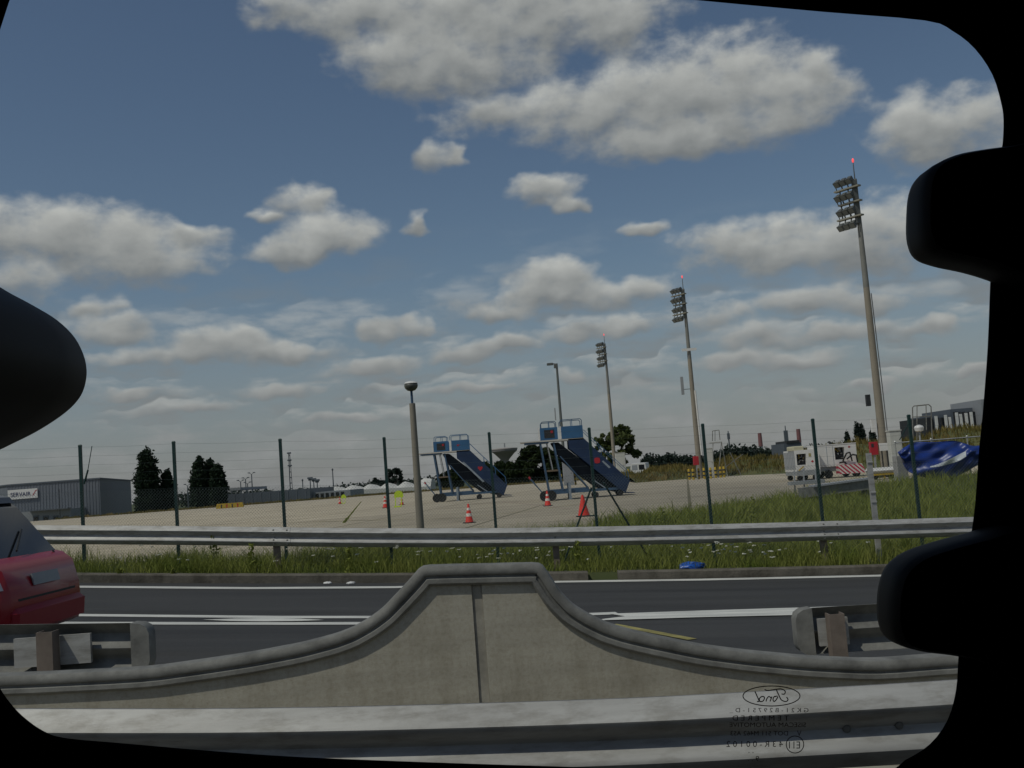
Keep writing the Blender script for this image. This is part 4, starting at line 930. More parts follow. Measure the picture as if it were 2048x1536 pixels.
MB().cbox(-0.06,0.60,0.1,1.6,1.853,2.10,0.04).build('roof_box', mat('cream_enamel',(0.56,0.52,0.36),0.6,var=0.1,scale=2), A)
MB().box(0.0,1.45,-0.03,-0.004,0.30,0.62).build('skirt', GREYM, A); MB().box(0.02,1.43,0.02,2.68,0.32,0.545).build('chassis', GREYM, A)
for k in range(7): MB().box(-0.02,-0.004,0.15+0.36*k,0.40+0.36*k,0.7,1.75).build('louvre', PALEW, A)
MB().bar((0.12,-0.05,0.62),(0.45,-0.05,0.86),0.06,0.02).build('yellow_lever', YEL, A)
MB().prism([(0.92,1.12),(1.02,1.20),(1.10,1.12),(1.02,1.05)], -0.012, -0.003).build('red_emblem', RED, b_); MB().box(0.82,0.96,-0.012,-0.003,1.42,1.62).build('notice', mat('notice',(0.35,0.30,0.12),0.7), b_)
for x in (0.2, 1.15): wheel(A, x, 0.15, 0.17); wheel(A, x, 2.4, 0.17)
Bu = thing('power_unit', 'longer white ground power unit with striped red and white bumper', 'generator', (at(1637, 948, Y0+0.6).x, Y0+0.6, 0))
b_ = hatch_body(Bu, 0, 2.45, 0, 1.9, 0.72, 2.02, 1.12, 1.72, 1.1, 1.85)
MB().box(1.13,1.71,0.296,0.299,1.11,1.84).build('hatch_back', DARK, b_); machinery(b_, 1.14, 1.68, 0.1, 1.12, 1.8, 12, 5)
for x in (0.62, 1.0): MB().box(x,x+0.025,-0.008,-0.002,0.78,1.95).build('door_gap', GREYST, b_)
MB().box(-0.02,2.47,-0.02,1.92,2.023,2.07).build('roof', WHITE, Bu); MB().box(0.05,1.3,0.1,1.8,0.45,0.715).build('chassis', GREYM, Bu)
MB().prism([(1.95,1.82),(2.02,1.9),(2.12,1.84),(2.02,1.77)], -0.012, -0.003).build('red_emblem', RED, b_)
MB().path([(1.55,-0.05,1.0),(1.75,-0.25,1.45),(1.95,-0.28,1.5),(2.05,-0.25,0.95)], 0.045).build('hose', RUBBER, Bu); MB().path([(1.8,-0.06,1.1),(2.1,-0.28,1.35),(2.35,-0.2,1.3),(2.42,-0.1,0.85)], 0.045).build('hose', RUBBER, Bu); MB().path([(1.3,-0.1,0.9),(1.6,-0.2,0.95),(1.7,-0.2,0.8)], 0.05).build('hose', RUBBER, Bu)
MB().loft([[(1.12,-0.55,0.22),(2.75,-0.55,0.22),(2.70,0.1,0.22),(1.12,0.1,0.22)],[(1.10,-0.45,0.78),(2.55,-0.45,0.78),(2.55,0.1,0.78),(1.10,0.1,0.78)]]).build('striped_bumper', STRIPE, Bu)
for x in (0.62, 2.2): wheel(Bu, x, 0.0 if x < 1 else -0.3, 0.26); wheel(Bu, x, 1.7, 0.26)
MB().box(0.95,1.05,0.3,0.42,2.073,2.22).build('exhaust', DARK, Bu)
# grey beam and orange scraps in the grass in front of them
p = gnd(1672, 978); bm1 = thing('steel_beam', 'long pale grey beam lying in the grass before the power units', 'beam', (p.x, p.y-9.5, 0))
q = at(1600, 986, p.y-9.5); q2 = at(1742, 968, p.y-9.5)
MB().bar((q.x-p.x,0,q.z),(q2.x-p.x,0,q2.z),0.34,0.45).build('web', GALVD, bm1)
MB().bar((q.x-p.x+0.4,-0.02,q.z+0.2),(q2.x-p.x,-0.02,q2.z+0.2),0.06,0.62).build('flange', PALEW, bm1)
for k in (0.15, 0.6, 0.92): c = q.lerp(q2, k); MB().box(c.x-p.x-0.1,c.x-p.x+0.1,-0.2,0.2,-0.05,c.z-0.1).build('foot', DARK, bm1)
for px, py, lab in ((1618, 962, 'left grey stool frame standing behind the grass'), ):
    p = gnd(1614, 985); r_ = thing('frame_stand', lab, 'stand', (p.x, p.y, 0))
    for x in (-0.5,-0.1,0.4): MB().bar((x,0,0.0),(x+0.1,0.2,0.95),0.05,0.05).build('leg', GREYM, r_)
    MB().box(-0.7,0.75,-0.2,0.3,0.35,0.5).build('tray', GREYM, r_)

# ------------------------------------------------------------------ right corner: cabinet, tub, red box, tarpaulin
def cabinet(label, px, py, w, h, Y, m=WHITE):
    c = at(px, py, Y); r_ = thing('cabinet', label, 'cabinet', (c.x, Y, 0)); z0 = 0.0
    b_ = MB().cbox(-w/2,w/2,0,w*0.8,0.12,h,0.02).build('body', m, r_); MB().box(-w/2-0.03,w/2+0.03,-0.03,w*0.8+0.03,h+0.003,h+0.06).build('roof', m, r_)
    MB().box(-w/2-0.02,w/2+0.02,-0.02,w*0.8+0.02,0,0.118).build('plinth', GREYM, r_); MB().box(-w*0.38,w*0.38,-0.012,-0.003,0.25,h-0.15).build('door', m, r_); MB().box(w*0.25,w*0.3,-0.03,-0.013,h*0.5,h*0.5+0.12).build('handle', DARK, r_)
    return r_
CREAM = mat('cabinet_cream', (0.55,0.54,0.48), 0.6, var=0.06, scale=2)
cabinet('tall cream cabinet beside the foot of the right mast', 1794, 900, 0.62, at(1792, 862, 55).z, 55, CREAM)
p = at(1804, 930, 50.5); r_ = thing('concrete_block', 'grey upright concrete slab at the left end of the blue tarpaulin', 'block', (p.x, 50.5, 0))
MB().cbox(-0.27,0.27,0,0.5,-0.1,1.2,0.03).build('slab', mat('slab_concrete',(0.30,0.295,0.28),0.9,var=0.15,scale=3), r_); MB().box(-0.33,0.33,-0.06,0.56,-0.15,0.08).build('footing', GREYM, r_)
Yr = 60
p = at(1749, 900, Yr); r_ = thing('fire_point', 'red box on a post left of the cream cabinet', 'box', (p.x, Yr, 0))
b_ = MB().cbox(-0.23,0.23,0,0.25,1.25,2.0,0.02).build('red_box', RED, r_); MB().box(-0.16,-0.02,-0.012,-0.003,1.7,1.9).build('dark_label', DARK, b_); MB().box(-0.05,0.05,0.05,0.15,0,1.25).build('post', GREYM, r_)
p = at(1769, 895, Yr); r_ = thing('meter_box', 'small pale meter box on two thin legs behind the tub', 'box', (p.x, Yr, 0))
MB().cbox(-0.28,0.28,0,0.2,1.45,1.88,0.02).build('box', WHITE, r_)
for x in (-0.15,0.15): MB().box(x-0.03,x+0.03,0.05,0.12,0,1.45).build('leg', DARK, r_)
Yt = 54
p = at(1767, 940, Yt); r_ = thing('water_tub', 'rounded metal tub on a yellow wheeled frame', 'tub', (p.x, Yt, 0))
hz_ = at(1767, 928, Yt).z
MB().loft([[(-0.66*k,0.35+0.4*math.cos(t)*k,hz_-0.35+0.36*math.sin(t)*1.0) for t in [math.pi+math.pi*i/10 for i in range(11)]] for k in (1,)] + [[(0.66,0.35+0.4*math.cos(t),hz_-0.35+0.36*math.sin(t)) for t in [math.pi+math.pi*i/10 for i in range(11)]]]).build('tub', mat('dull_chrome',(0.42,0.44,0.44),0.3,0.7,var=0.1,scale=4), r_, True)
MB().tube((-0.70,-0.05,hz_-0.33),(0.70,-0.05,hz_-0.33),0.05).build('rim_bar', WHITE, r_); MB().tube((-0.70,0.75,hz_-0.33),(0.70,0.75,hz_-0.33),0.05).build('rim_bar', WHITE, r_)
MB().loft([[(-0.68,-0.05,hz_-0.30),(0.68,-0.05,hz_-0.30),(0.68,0.75,hz_-0.30),(-0.68,0.75,hz_-0.30)],[(-0.66,0.0,hz_-0.18),(0.66,0.0,hz_-0.18),(0.66,0.7,hz_-0.18),(-0.66,0.7,hz_-0.18)]]).build('lid', WHITE, r_)
for x in (-0.6,0.0,0.55): MB().bar((x,-0.05,0.05),(x,0.05,hz_-0.5),0.07,0.07).build('frame_leg', YEL, r_)
MB().box(-0.7,0.7,-0.08,0.0,0.22,0.30).build('frame_bar', YEL, r_); wheel(r_, -0.45, 0.1, 0.17); wheel(r_, 0.42, 0.1, 0.17)
# tarpaulin over a rail
TY = 49
rail = thing('railing', 'low steel railing that carries the blue tarpaulin', 'railing', (0,0,0))
ra, rb = at(1790, 886, TY), at(2150, 858, TY)
MB().tube(ra, rb, 0.03).build('top_rail', GALV, rail)
for k in range(6):
    c = ra.lerp(rb, k/5); MB().tube((c.x,TY,-0.1),(c.x,TY,c.z),0.03).build('post', GALV, rail); MB().lathe([(0.02,0),(0.05,0.03),(0.02,0.08)],8,(c.x,TY,c.z+0.02)).build('finial', WHITE, rail)
tp = thing('tarpaulin', 'shiny blue tarpaulin with a silver band slung over the railing', 'tarpaulin', (0,0,0))
topL = [(1795,905),(1812,893),(1830,885),(1870,884),(1910,882),(1932,888),(1950,892),(1990,886),(2060,880)]
botL = [(1800,912),(1812,938),(1832,950),(1872,959),(1905,956),(1935,942),(1958,930),(1990,932),(2060,945)]
nu, nv = 72, 30; Vt = []
def cat(tab, t):
    t *= len(tab)-1; i = min(int(t), len(tab)-2); f = t-i; p0, p1, p2, p3 = [Vector(tab[max(0,min(len(tab)-1,j))]) for j in (i-1,i,i+1,i+2)]
    return 0.5*((2*p1)+(p2-p0)*f+(2*p0-5*p1+4*p2-p3)*f*f+(3*p1-p0-3*p2+p3)*f**3)
def tarp_pt(u, v, lift=0.0):
    a, b_ = cat(topL, u), cat(botL, u); w = a.lerp(b_, v)
    y = TY - 0.06 - 0.45*math.sin(math.pi*v)*0.6 - 0.10*math.sin(u*9+v*5) - 0.07*math.sin(u*23-v*9) - 0.09*math.sin((u*1.5+v)*11)*v - 0.05*math.sin(u*41+v*17) - lift
    return at(w.x, w.y, y)
for j in range(nv+1):
    for i in range(nu+1): Vt.append(tuple(tarp_pt(i/nu, j/nv)))
Tt = []
for j in range(nv):
    for i in range(nu): a = j*(nu+1)+i; Tt += [(a,a+1,a+nu+2),(a,a+nu+2,a+nu+1)]
sheet = quick('sheet', np.array(Vt), np.array(Tt), TARP, tp); sheet.data.polygons.foreach_set('use_smooth', [True]*len(sheet.data.polygons)); md = sheet.modifiers.new('thick', 'SOLIDIFY'); md.thickness = 0.01
Vb, Tb = [], []
for i in range(25):
    t = i/24; u = 0.34+0.28*t
    for q in range(5): Vb.append(tuple(tarp_pt(u, (0.66-0.40*t)+(0.03+0.17*min(1,t*1.3))*q/4, 0.03)))
for i in range(24):
    for q in range(4): a = i*5+q; Tb += [(a,a+5,a+6),(a,a+6,a+1)]
bd = quick('silver_band', np.array(Vb), np.array(Tb), SILV, sheet); bd.data.polygons.foreach_set('use_smooth', [True]*len(bd.data.polygons))
# tube gantry, white dome
GYY = 58
gt = thing('tube_gantry', 'thin tubular gantry frame standing behind the tarpaulin', 'frame', (0,0,0))
P = lambda x, y, dy=0: at(x, y, GYY+dy)
MB().path([P(1826,878),P(1825,815),P(1828,812),P(1857,809),P(1862,813),P(1864,870)], 0.03).build('front_hoop', GALVD, gt); MB().path([P(1834,880,2),P(1834,812,2),P(1852,810,2),P(1853,860,2)], 0.025).build('rear_hoop', GALVD, gt); MB().tube(P(1825,834),P(1863,832),0.025).build('cross_bar', GALVD, gt)
for a_, c_ in ((P(1825,878),'a'),(P(1864,868),'b')): MB().tube((a_.x,a_.y,-0.1),(a_.x,a_.y,a_.z),0.03).build('leg', GALVD, gt)
p = at(1838, 858, 57); r_ = thing('beacon', 'white dome on a short pale pole under the gantry', 'beacon', (p.x, 57, 0))
MB().tube((0,0,0),(0,0,p.z),0.06).build('pole', GREYM, r_); MB().lathe([(0.08,-0.25),(0.22,-0.2),(0.26,-0.02),(0.2,0.08),(0.05,0.13)],14,(0,0,p.z+0.1)).build('dome', WHITE, r_, True)

# ------------------------------------------------------------------ foot of the middle masts: cabinets, bollards, scaffolding, van
def bollard(label, px, py, Y, h=1.0):
    c = at(px, py, Y); r_ = thing('bollard', label, 'bollard', (c.x, Y, 0), group='yellow and black bollards')
    b_ = MB().lathe([(0.11,0),(0.11,h-0.08),(0.08,h-0.02),(0.02,h)], 12).build('post', YEL, r_, True)
    for z in (0.25,0.6): MB().lathe([(0.114,z*h),(0.114,(z+0.14)*h)], 12).build('black_band', DARK, b_)
for px, lab in ((1378,'first yellow bollard at the left of the middle mast foot'),(1386,'second yellow bollard at the middle mast foot'),(1397,'yellow bollard just right of the red box'),(1408,'yellow bollard right at the middle mast'),(1421,'yellow bollard before the middle mast cabinet'),(1431,'yellow bollard right of the middle mast cabinet'),(1441,'yellow bollard under the stepladder frame'),(1448,'rightmost yellow bollard at the middle mast')):
    bollard(lab, px, 945, 93.5+(px % 7)*0.2)
for px, lab in ((1122,'left yellow bollard beside the cabinet under the nearer stairs'),(1150,'right yellow bollard beside the cabinet under the nearer stairs'),(1257,'left yellow bollard beside the white service van'),(1303,'right yellow bollard beside the white service van')):
    bollard(lab, px, 950, 118, 1.35)
cabinet('pale cabinet showing under the nearer passenger stairs', 1137, 950, 1.15, 2.6, 117, PALEW)
cabinet('pale cabinet right of the third mast', 1243, 940, 1.2, 3.4, 132, CREAM)
cabinet('cream cabinet beside the middle mast foot', 1421, 930, 0.62, 2.7, 95, CREAM)
c = at(1392, 918, 94); r_ = thing('fire_point', 'red box on a post left of the middle mast', 'box', (c.x, 94, 0)); MB().cbox(-0.25,0.25,0,0.25,1.3,2.1,0.03).build('red_box', RED, r_); MB().box(-0.05,0.05,0.05,0.15,0,1.3).build('post', GREYM, r_)
st = thing('stepladder', 'light metal access platform with a caged top near the middle mast', 'ladder', (0,0,0)); P = lambda x, y, dy=0: at(x, y, 96+dy)
MB().path([P(1425,882),P(1425,862),P(1438,860),P(1440,880)], 0.035).build('cage', GALVD, st); MB().path([P(1430,882,1),P(1430,861,1)], 0.03).build('cage', GALVD, st)
pl = P(1433,884); MB().box(pl.x-0.5,pl.x+0.45,95.6,97,pl.z-0.08,pl.z).build('platform', GALV, st)
for a_, c_ in ((P(1443,884),P(1434,930)),(P(1443,884,1.2),P(1455,950,1.2)),(P(1426,886),P(1424,945))): MB().bar(a_, (c_.x, c_.y, 0.0), 0.06, 0.06).build('leg', GALV, st)
MB().bar(P(1460,905,2), (P(1492,955).x, 98, 0), 0.07, 0.07).build('brace', GALVD, st); MB().bar(P(1486,908,2), (P(1440,945).x, 98, 0.3), 0.06, 0.06).build('brace', GALVD, st)
# white service van seen end-on
VYY = 119
p = at(1278, 955, VYY); vn = thing('service_van', 'small white service van parked between two yellow bollards', 'van', (p.x, VYY, 0), rotz=-0.25)
rg = lambda y, z0, z1, w0, w1: [(-w0,y,z0),(w0,y,z0),(w1,y,z1),(-w1,y,z1)]
MB().loft([[(-0.92,0,0.35),(0.92,0,0.35),(0.95,0,1.1),(0.82,0,1.9),(-0.82,0,1.9),(-0.95,0,1.1)],[(-0.92,3.2,0.35),(0.92,3.2,0.35),(0.95,3.2,1.1),(0.82,3.2,1.95),(-0.82,3.2,1.95),(-0.95,3.2,1.1)],[(-0.88,4.2,0.35),(0.88,4.2,0.35),(0.9,4.2,1.0),(0.8,3.9,1.15),(-0.8,3.9,1.15),(-0.9,4.2,1.0)]]).build('body', WHITE, vn)
MB().box(0.08,0.72,-0.015,-0.003,1.15,1.72).build('rear_window', GLASSD, vn); MB().box(-0.72,-0.08,-0.015,-0.003,1.15,1.72).build('rear_door_panel', PALEW, vn); MB().cbox(-0.93,0.93,-0.12,-0.002,0.3,0.55,0.03).build('bumper', DARK, vn)
for sx in (-1,1):
    MB().box(sx*0.86-0.06,sx*0.86+0.06,-0.02,-0.003,0.7,1.0).build('tail_light', RED, vn)
    for yy in (0.7,3.3): MB().tube((sx*0.95,yy,0.32),(sx*0.72,yy,0.32),0.32,n=14).build('wheel', RUBBER, vn)

# ------------------------------------------------------------------ far buildings
def fbld(label, cat_='building', loc=(0,0,0)): return thing('building', label, cat_, loc)
h1 = fbld('grey clad catering building with a white sign at far left')
Ya, Yb = 178.0, 213.0
A_, B_, C_, D_ = at(14,980,Ya), at(200,980,Ya), at(262,980,Yb), at(-160,980,Yb); ztop = at(200,958,Ya).z
ring = lambda z, k=0: [(A_.x-k,A_.y-k,z),(B_.x+k,B_.y-k,z),(C_.x+k,C_.y+k,z),(D_.x-k,D_.y+k,z)]
wall = MB().loft([ring(-3.2), ring(ztop)]).build('wall', CLAD, h1)
MB().loft([ring(ztop+0.003,0.15), ring(ztop+0.25,0.15)]).build('parapet', CLADD, h1)
nb = 30
for k in range(nb):                                       # standing seams of the cladding
    x = A_.x + (B_.x-A_.x)*(k+0.5)/nb; MB().box(x-0.05,x+0.05,Ya-0.06,Ya-0.003,-3.0,ztop-0.02).build('cladding_rib', CLAD, wall)
a, b_ = at(15,978,Ya-0.3), at(75,994,Ya-0.3)
sg = MB().box(a.x, b_.x, Ya-0.30, Ya-0.12, at(40,998,Ya).z, at(40,979,Ya).z).build('sign_board', WHITE, h1)
uv, fs = text_mesh('SERVAIR'); zl, zh = at(40,993,Ya).z, at(40,984.5,Ya).z; xl, xr = a.x+0.5, at(63,990,Ya).x
tm = MB().add([(xl+(xr-xl)*u, Ya-0.31, zl+(zh-zl)*v) for u, v in uv], fs).build('lettering', NAVYT, sg); md = tm.modifiers.new('t','SOLIDIFY'); md.thickness = 0.03
xw = xr+0.25; MB().prism([(xw,zl),(xw+0.25,zl+0.1),(xw+0.55,zh-0.1),(xw+0.95,zh+0.25),(xw+0.6,zh+0.15),(xw+0.35,zh-0.25)], Ya-0.33, Ya-0.305).build('red_swallow', RED, sg)
an = MB().box(at(-60,1030,Ya-6).x, at(142,1030,Ya-6).x, Ya-6, Ya-0.02, -3.2, at(100,1020,Ya-6).z).build('annex', PALEW, h1)
for px in (72, 92, 112, 132): x = at(px,1035,Ya-6).x; d_ = MB().box(x-0.5,x+0.5,Ya-6.05,Ya-6.003,-3.0,at(px,1031,Ya-6).z).build('dock_door', CLADD, an); MB().box(x-0.35,x+0.35,Ya-6.08,Ya-6.053,-1.0,at(px,1034,Ya-6).z).build('door_pane', GLASSD, an)
MB().box(at(60,1030,Ya-6).x, at(142,1030,Ya-6).x, Ya-7.2, Ya-6.02, at(100,1020,Ya-6).z+0.003, at(100,1018,Ya-6).z).build('canopy', CLADD, an)
MB().tube((at(118,970,Ya-8).x,Ya-8,-3),(at(118,978,Ya-8).x,Ya-8,at(118,978,Ya-8).z),0.06).build('downpipe', DARK, h1)
# long grey shed
h2 = fbld('long low grey windowless shed right of the tree group'); Yc = 192
a, b_, c = at(424,990,Yc), at(620,985,Yc), at(668,980,Yc)
w2 = MB().box(a.x,b_.x,Yc,Yc+25,-3.2,at(520,984,Yc).z).build('wall', CLADD, h2); MB().box(at(424,985,Yc).x-0.2,at(482,985,Yc).x,Yc-0.2,Yc+20,at(450,989,Yc).z+0.6,at(450,987,Yc).z+0.9).build('roof_edge', PALEW, h2)
for k in range(11): x = a.x+(b_.x-a.x)*(k+0.5)/11; MB().box(x-0.06,x+0.06,Yc-0.08,Yc-0.003,-3,at(520,984,Yc).z-0.1).build('wall_joint', CLAD, w2)
MB().box(b_.x+0.002,c.x+2.5,Yc+3,Yc+20,-3.2,at(640,984,Yc).z).build('side_block', PALEW, h2)
for k in range(6): x = b_.x+0.4+k*0.95; MB().box(x,x+0.6,Yc+2.92,Yc+2.99,-2.0,at(640,987,Yc).z).build('window', GLASSD, h2)
# hall with a wavy white roof
h3 = fbld('long hall with a scalloped white fabric roof behind the cones'); Yh = 226
a, b_ = at(540,985,Yh), at(862,972,Yh); n_ = 60; rr = []
for i in range(n_+1):
    t = i/n_; x = a.x+(b_.x-a.x)*t; px = 540+(862-540)*t
    zt = at(px, 984-(px-560)*0.048, Yh).z - 0.1; z = zt + (0.45+0.75*t)*abs(math.sin(t*math.pi*9))**1.5 * (1 if t > 0.2 else 0.3) + (1.4*max(0,(t-0.93)/0.07))
    rr.append([(x,Yh-1,zt-0.9-0.4*t),(x,Yh-1,zt-0.2),(x,Yh+3,z),(x,Yh+12,z-0.3),(x,Yh+12,zt-0.9-0.4*t)])
MB().loft(rr).build('roof', TENTW, h3, True)
w3 = MB().box(a.x,b_.x-1,Yh,Yh+11,-3.2,at(700,985,Yh).z-0.4).build('wall', CLADD, h3)
for k in range(24): x = a.x+14+k*0.95; MB().box(x,x+0.75,Yh-0.08,Yh-0.003,-1.5,at(700,988,Yh).z-0.25).build('window', GLASSD, w3)
# dark stepped building at far right
h4 = fbld('dark stepped building with pale columns at the right edge'); Yd = 128
def blk(px0,px1,py,d0,m,nm,dz=0): a, b_ = at(px0,py,Yd), at(px1,py,Yd); return MB().box(a.x,b_.x,Yd+d0,Yd+d0+9,-0.5,(a.z+b_.z)/2+dz).build(nm, m, h4)
b1 = blk(1858,1871,834,1,DARK,'block'); b2 = blk(1873,1890,829,0,CLADD,'block'); b3 = blk(1891,1906,829,2,DARK,'block'); b4 = blk(1906,1952,816,1,CLADD,'block'); b5 = blk(1954,2010,798,-1,PALEW,'tower')
for px, py in ((1872,832),(1891,830),(1899,834),(1913,825),(1921,828),(1932,826),(1942,824)): c = at(px,py,Yd-0.6); MB().box(c.x-0.13,c.x+0.13,Yd-0.7,Yd-0.4,-0.5,c.z).build('column', WHITE, h4)
for k, px in enumerate((1909,1917,1926,1936,1946)): c = at(px,822,Yd+1); MB().box(c.x-0.22,c.x+0.22,Yd+0.93,Yd+0.99,c.z-1.6,c.z-0.1).build('window', GLASSD, b4)
for px in (1876,1882,1887): c = at(px,835,Yd); MB().box(c.x-0.13,c.x+0.13,Yd-0.06,Yd-0.003,c.z-1.2,c.z).build('window', GLASSD, b2)
# small dark block behind the power units
h5 = fbld('small dark roofed block behind the power units'); Yk = 118; a, b_ = at(1568,890,Yk), at(1603,890,Yk)
MB().box(a.x,b_.x,Yk,Yk+6,-0.5,at(1585,886,Yk).z).build('wall', CLADD, h5); MB().box(a.x+0.3,b_.x-0.2,Yk-0.1,Yk+5,at(1585,886,Yk).z+0.003,at(1585,881,Yk).z).build('roof', DARK, h5)
# water tower
Yw = 560; c = at(1011,932,Yw); r_ = thing('water_tower', 'mushroom shaped concrete water tower on the horizon', 'tower', (c.x, Yw, 0))
zt = at(1011,900,Yw).z; WT = mat('tower_concrete',(0.26,0.245,0.24),0.8)
MB().lathe([(2.6,-2),(1.7,zt-9),(1.6,zt-6.5),(2.4,zt-5),(5.2,zt-2.0),(6.9,zt-0.6),(7.0,zt+0.3)], 24).build('bowl_and_shaft', WT, r_, True); MB().lathe([(7.2,zt+0.3),(7.2,zt+0.8),(1.0,zt+1.4)], 24).build('roof', mat('tower_roof',(0.38,0.34,0.31),0.8), r_); MB().tube((0.3,0,zt+1.3),(0.3,0,zt+3.6),0.35).build('mast', GREYM, r_)
# distant poles, lattice tower, chimneys
DM = mat('distant_metal', (0.10,0.115,0.13), 0.7)
def dpole(label, px, ytop, Y, kind):
    c = at(px, ytop, Y); k = Y/300; r_ = thing('light_pole', label, 'mast', (c.x, Y, -3.0), group='distant light poles'); h = c.z+3.0
    MB().tube((0,0,0),(0,0,h),0.22*k,0.13*k,8).build('pole', DM, r_)
    if kind == 0:
        for sx in (-1,1): MB().bar((0,0,h-0.1),(sx*0.7*k,0,h+0.35*k),0.1*k,0.1*k).build('arm', DM, r_); MB().cbox(sx*0.75*k-0.3*k,sx*0.75*k+0.3*k,-0.3*k,0.3*k,h+0.25*k,h+0.5*k,0.05*k).build('lamp_head', DM, r_)
    elif kind == 1: MB().cbox(-0.75*k,0.75*k,-0.4*k,0.4*k,h-0.3*k,h+0.25*k,0.1*k).build('lamp_head', DM, r_); MB().box(-0.5*k,0.5*k,-0.2*k,0.2*k,h-0.75*k,h-0.31*k).build('lamp_tray', DM, r_)
    else: MB().lathe([(0.2*k,0),(0.3*k,0.3*k),(0.1*k,0.6*k)],8,(0,0,h)).build('lamp_head', DM, r_)
for px, y_, kd, lab in ((375,971,0,'distant twin lamp pole just left of the tree group'),(481,963,0,'distant twin lamp pole, leftmost of three behind the shed'),(491,958,0,'short distant twin lamp pole between two others'),(495,967,0,'low distant twin lamp pole right of the middle one'),(503,948,0,'tallest distant twin lamp pole behind the shed'),
                   (605,962,2,'distant bare pole left of the three box lamps'),(620,956,1,'first of three distant box lamp poles'),(627,958,1,'second of three distant box lamp poles'),(634,960,1,'third of three distant box lamp poles'),(665,941,2,'thin distant pole behind the yellow stand'),(463,978,1,'low distant box lamp left of the shed poles')):
    dpole(lab, px, y_, 300+(px % 9)*4, kd)
Yl = 420; c = at(578,906,Yl); r_ = thing('radio_tower', 'tall thin lattice radio mast on the left horizon', 'tower', (c.x, Yl, -3)); h = c.z+3
for q in range(3):
    t = 2.094*q; MB().tube((0.7*math.cos(t),0.7*math.sin(t),0),(0.3*math.cos(t),0.3*math.sin(t),h),0.12).build('leg', DM, r_)
for k in range(9): z = h*(k+0.5)/9; MB().lathe([(0.62-0.035*k,z),(0.62-0.035*k,z+0.35)],6).build('bracing_ring', DM, r_)
for z in (h-0.3,h-3.2,h-5.4): MB().cbox(-0.8,0.8,-0.5,0.5,z,z+0.6,0.15).build('antenna', DM, r_)
CH = mat('chimney_red', (0.22,0.10,0.10), 0.8)
for px, y0, y1, lab in ((1519,866,900,'left distant striped chimney'),(1596,858,893,'right distant striped chimney above the power units')):
    c = at(px,y0,700); r_ = thing('chimney', lab, 'chimney', (c.x,700,0), group='distant chimneys'); MB().tube((0,0,0),(0,0,c.z-9),1.6,1.3,10).build('shaft', PALEW, r_); MB().tube((0,0,c.z-8.99),(0,0,c.z),1.5,1.3,10).build('red_top', CH, r_)
c = at(1571,861,650); r_ = thing('radio_tower', 'blue grey distant tower between the two chimneys', 'tower', (c.x,650,0)); MB().bar((0,0,0),(0,0,c.z),2.2,2.0).build('shaft', DM, r_); MB().bar((0,0,c.z),(0,0,c.z+3),0.5,0.5).build('spike', DM, r_)
c = at(1456,862,500); dp = thing('radio_tower', 'thin distant mast right of the stepladder', 'tower', (c.x,500,0)); MB().tube((0,0,0),(0,0,c.z),0.5,0.25,6).build('shaft', DM, dp); MB().cbox(-0.6,0.6,-0.6,0.6,c.z-4,c.z-1,0.2).build('antenna', DM, dp)
# yellow barrier and a parked car at the far apron edge
p = gnd(458, 1016); Yq = p.y; a, b_ = at(432,1012,Yq), at(486,1008,Yq); r_ = thing('water_barrier', 'row-long yellow plastic barrier at the far apron edge', 'barrier', (a.x, Yq, 0)); L_ = b_.x-a.x
MB().prism([(0,0),(0,0.2),(0.1,0.68),(L_-0.1,0.68),(L_,0.25),(L_,0)], 0, 0.45).build('shell', YEL, r_)
for k in range(4): x = L_*(0.2+0.2*k); MB().box(x-0.08,x+0.08,-0.02,-0.003,0.05,0.55).build('slot', RED if k % 2 else DARK, r_)
p = at(367, 1012, 172); r_ = thing('car', 'tiny white car parked under the trees far left', 'car', (p.x, 172, -1.9))
MB().prism([(-1.9,0.3),(-1.9,0.75),(-1.1,0.9),(-0.6,1.4),(0.9,1.42),(1.5,0.95),(2.0,0.8),(2.0,0.3)], -0.8, 0.8).build('body', WHITE, r_); MB().prism([(-0.9,0.95),(-0.52,1.33),(0.82,1.35),(1.25,0.95)], -0.82, 0.82).build('windows', GLASSD, r_)
for x in (-1.2,1.25):
    for y in (-0.75,0.75): MB().tube((x,y-0.1,0.3),(x,y+0.1,0.3),0.31,n=12).build('wheel', RUBBER, r_)
# two gulls
def gull(label, px, py, Y, roll_):
    c = at(px, py, Y); V = [(0,-0.22,0),(0.05,-0.05,0.03),(0.06,0.08,0.03),(0.0,0.26,0.0),(-0.06,0.08,0.03),(-0.05,-0.05,0.03),(0,0,-0.07),(0.3,0.02,0.12),(0.68,-0.12,0.03),(0.3,-0.12,0.11),(-0.3,0.02,0.12),(-0.68,-0.12,0.03),(-0.3,-0.12,0.11),(0,0.02,0.06)]
    F = [(0,1,13),(1,2,13),(2,3,13),(3,4,13),(4,5,13),(5,0,13),(0,6,1),(1,6,2),(2,6,3),(3,6,4),(4,6,5),(5,6,0),(1,7,2),(1,9,7),(9,8,7),(5,4,10),(5,10,12),(12,10,11)]
    me = bpy.data.meshes.new('gull'); me.from_pydata([tuple(1.1*k for k in v) for v in V], [], F); o = tag(link('gull', me, PALEW, None, False, c), label, 'bird', 'gulls in flight'); o.rotation_euler = (0.25, roll_, 0.5)
gull('upper of two small gulls above the left end of the white roof', 680, 918, 190, -0.25); gull('lower of two small gulls above the left end of the white roof', 681, 936, 190, -0.1)

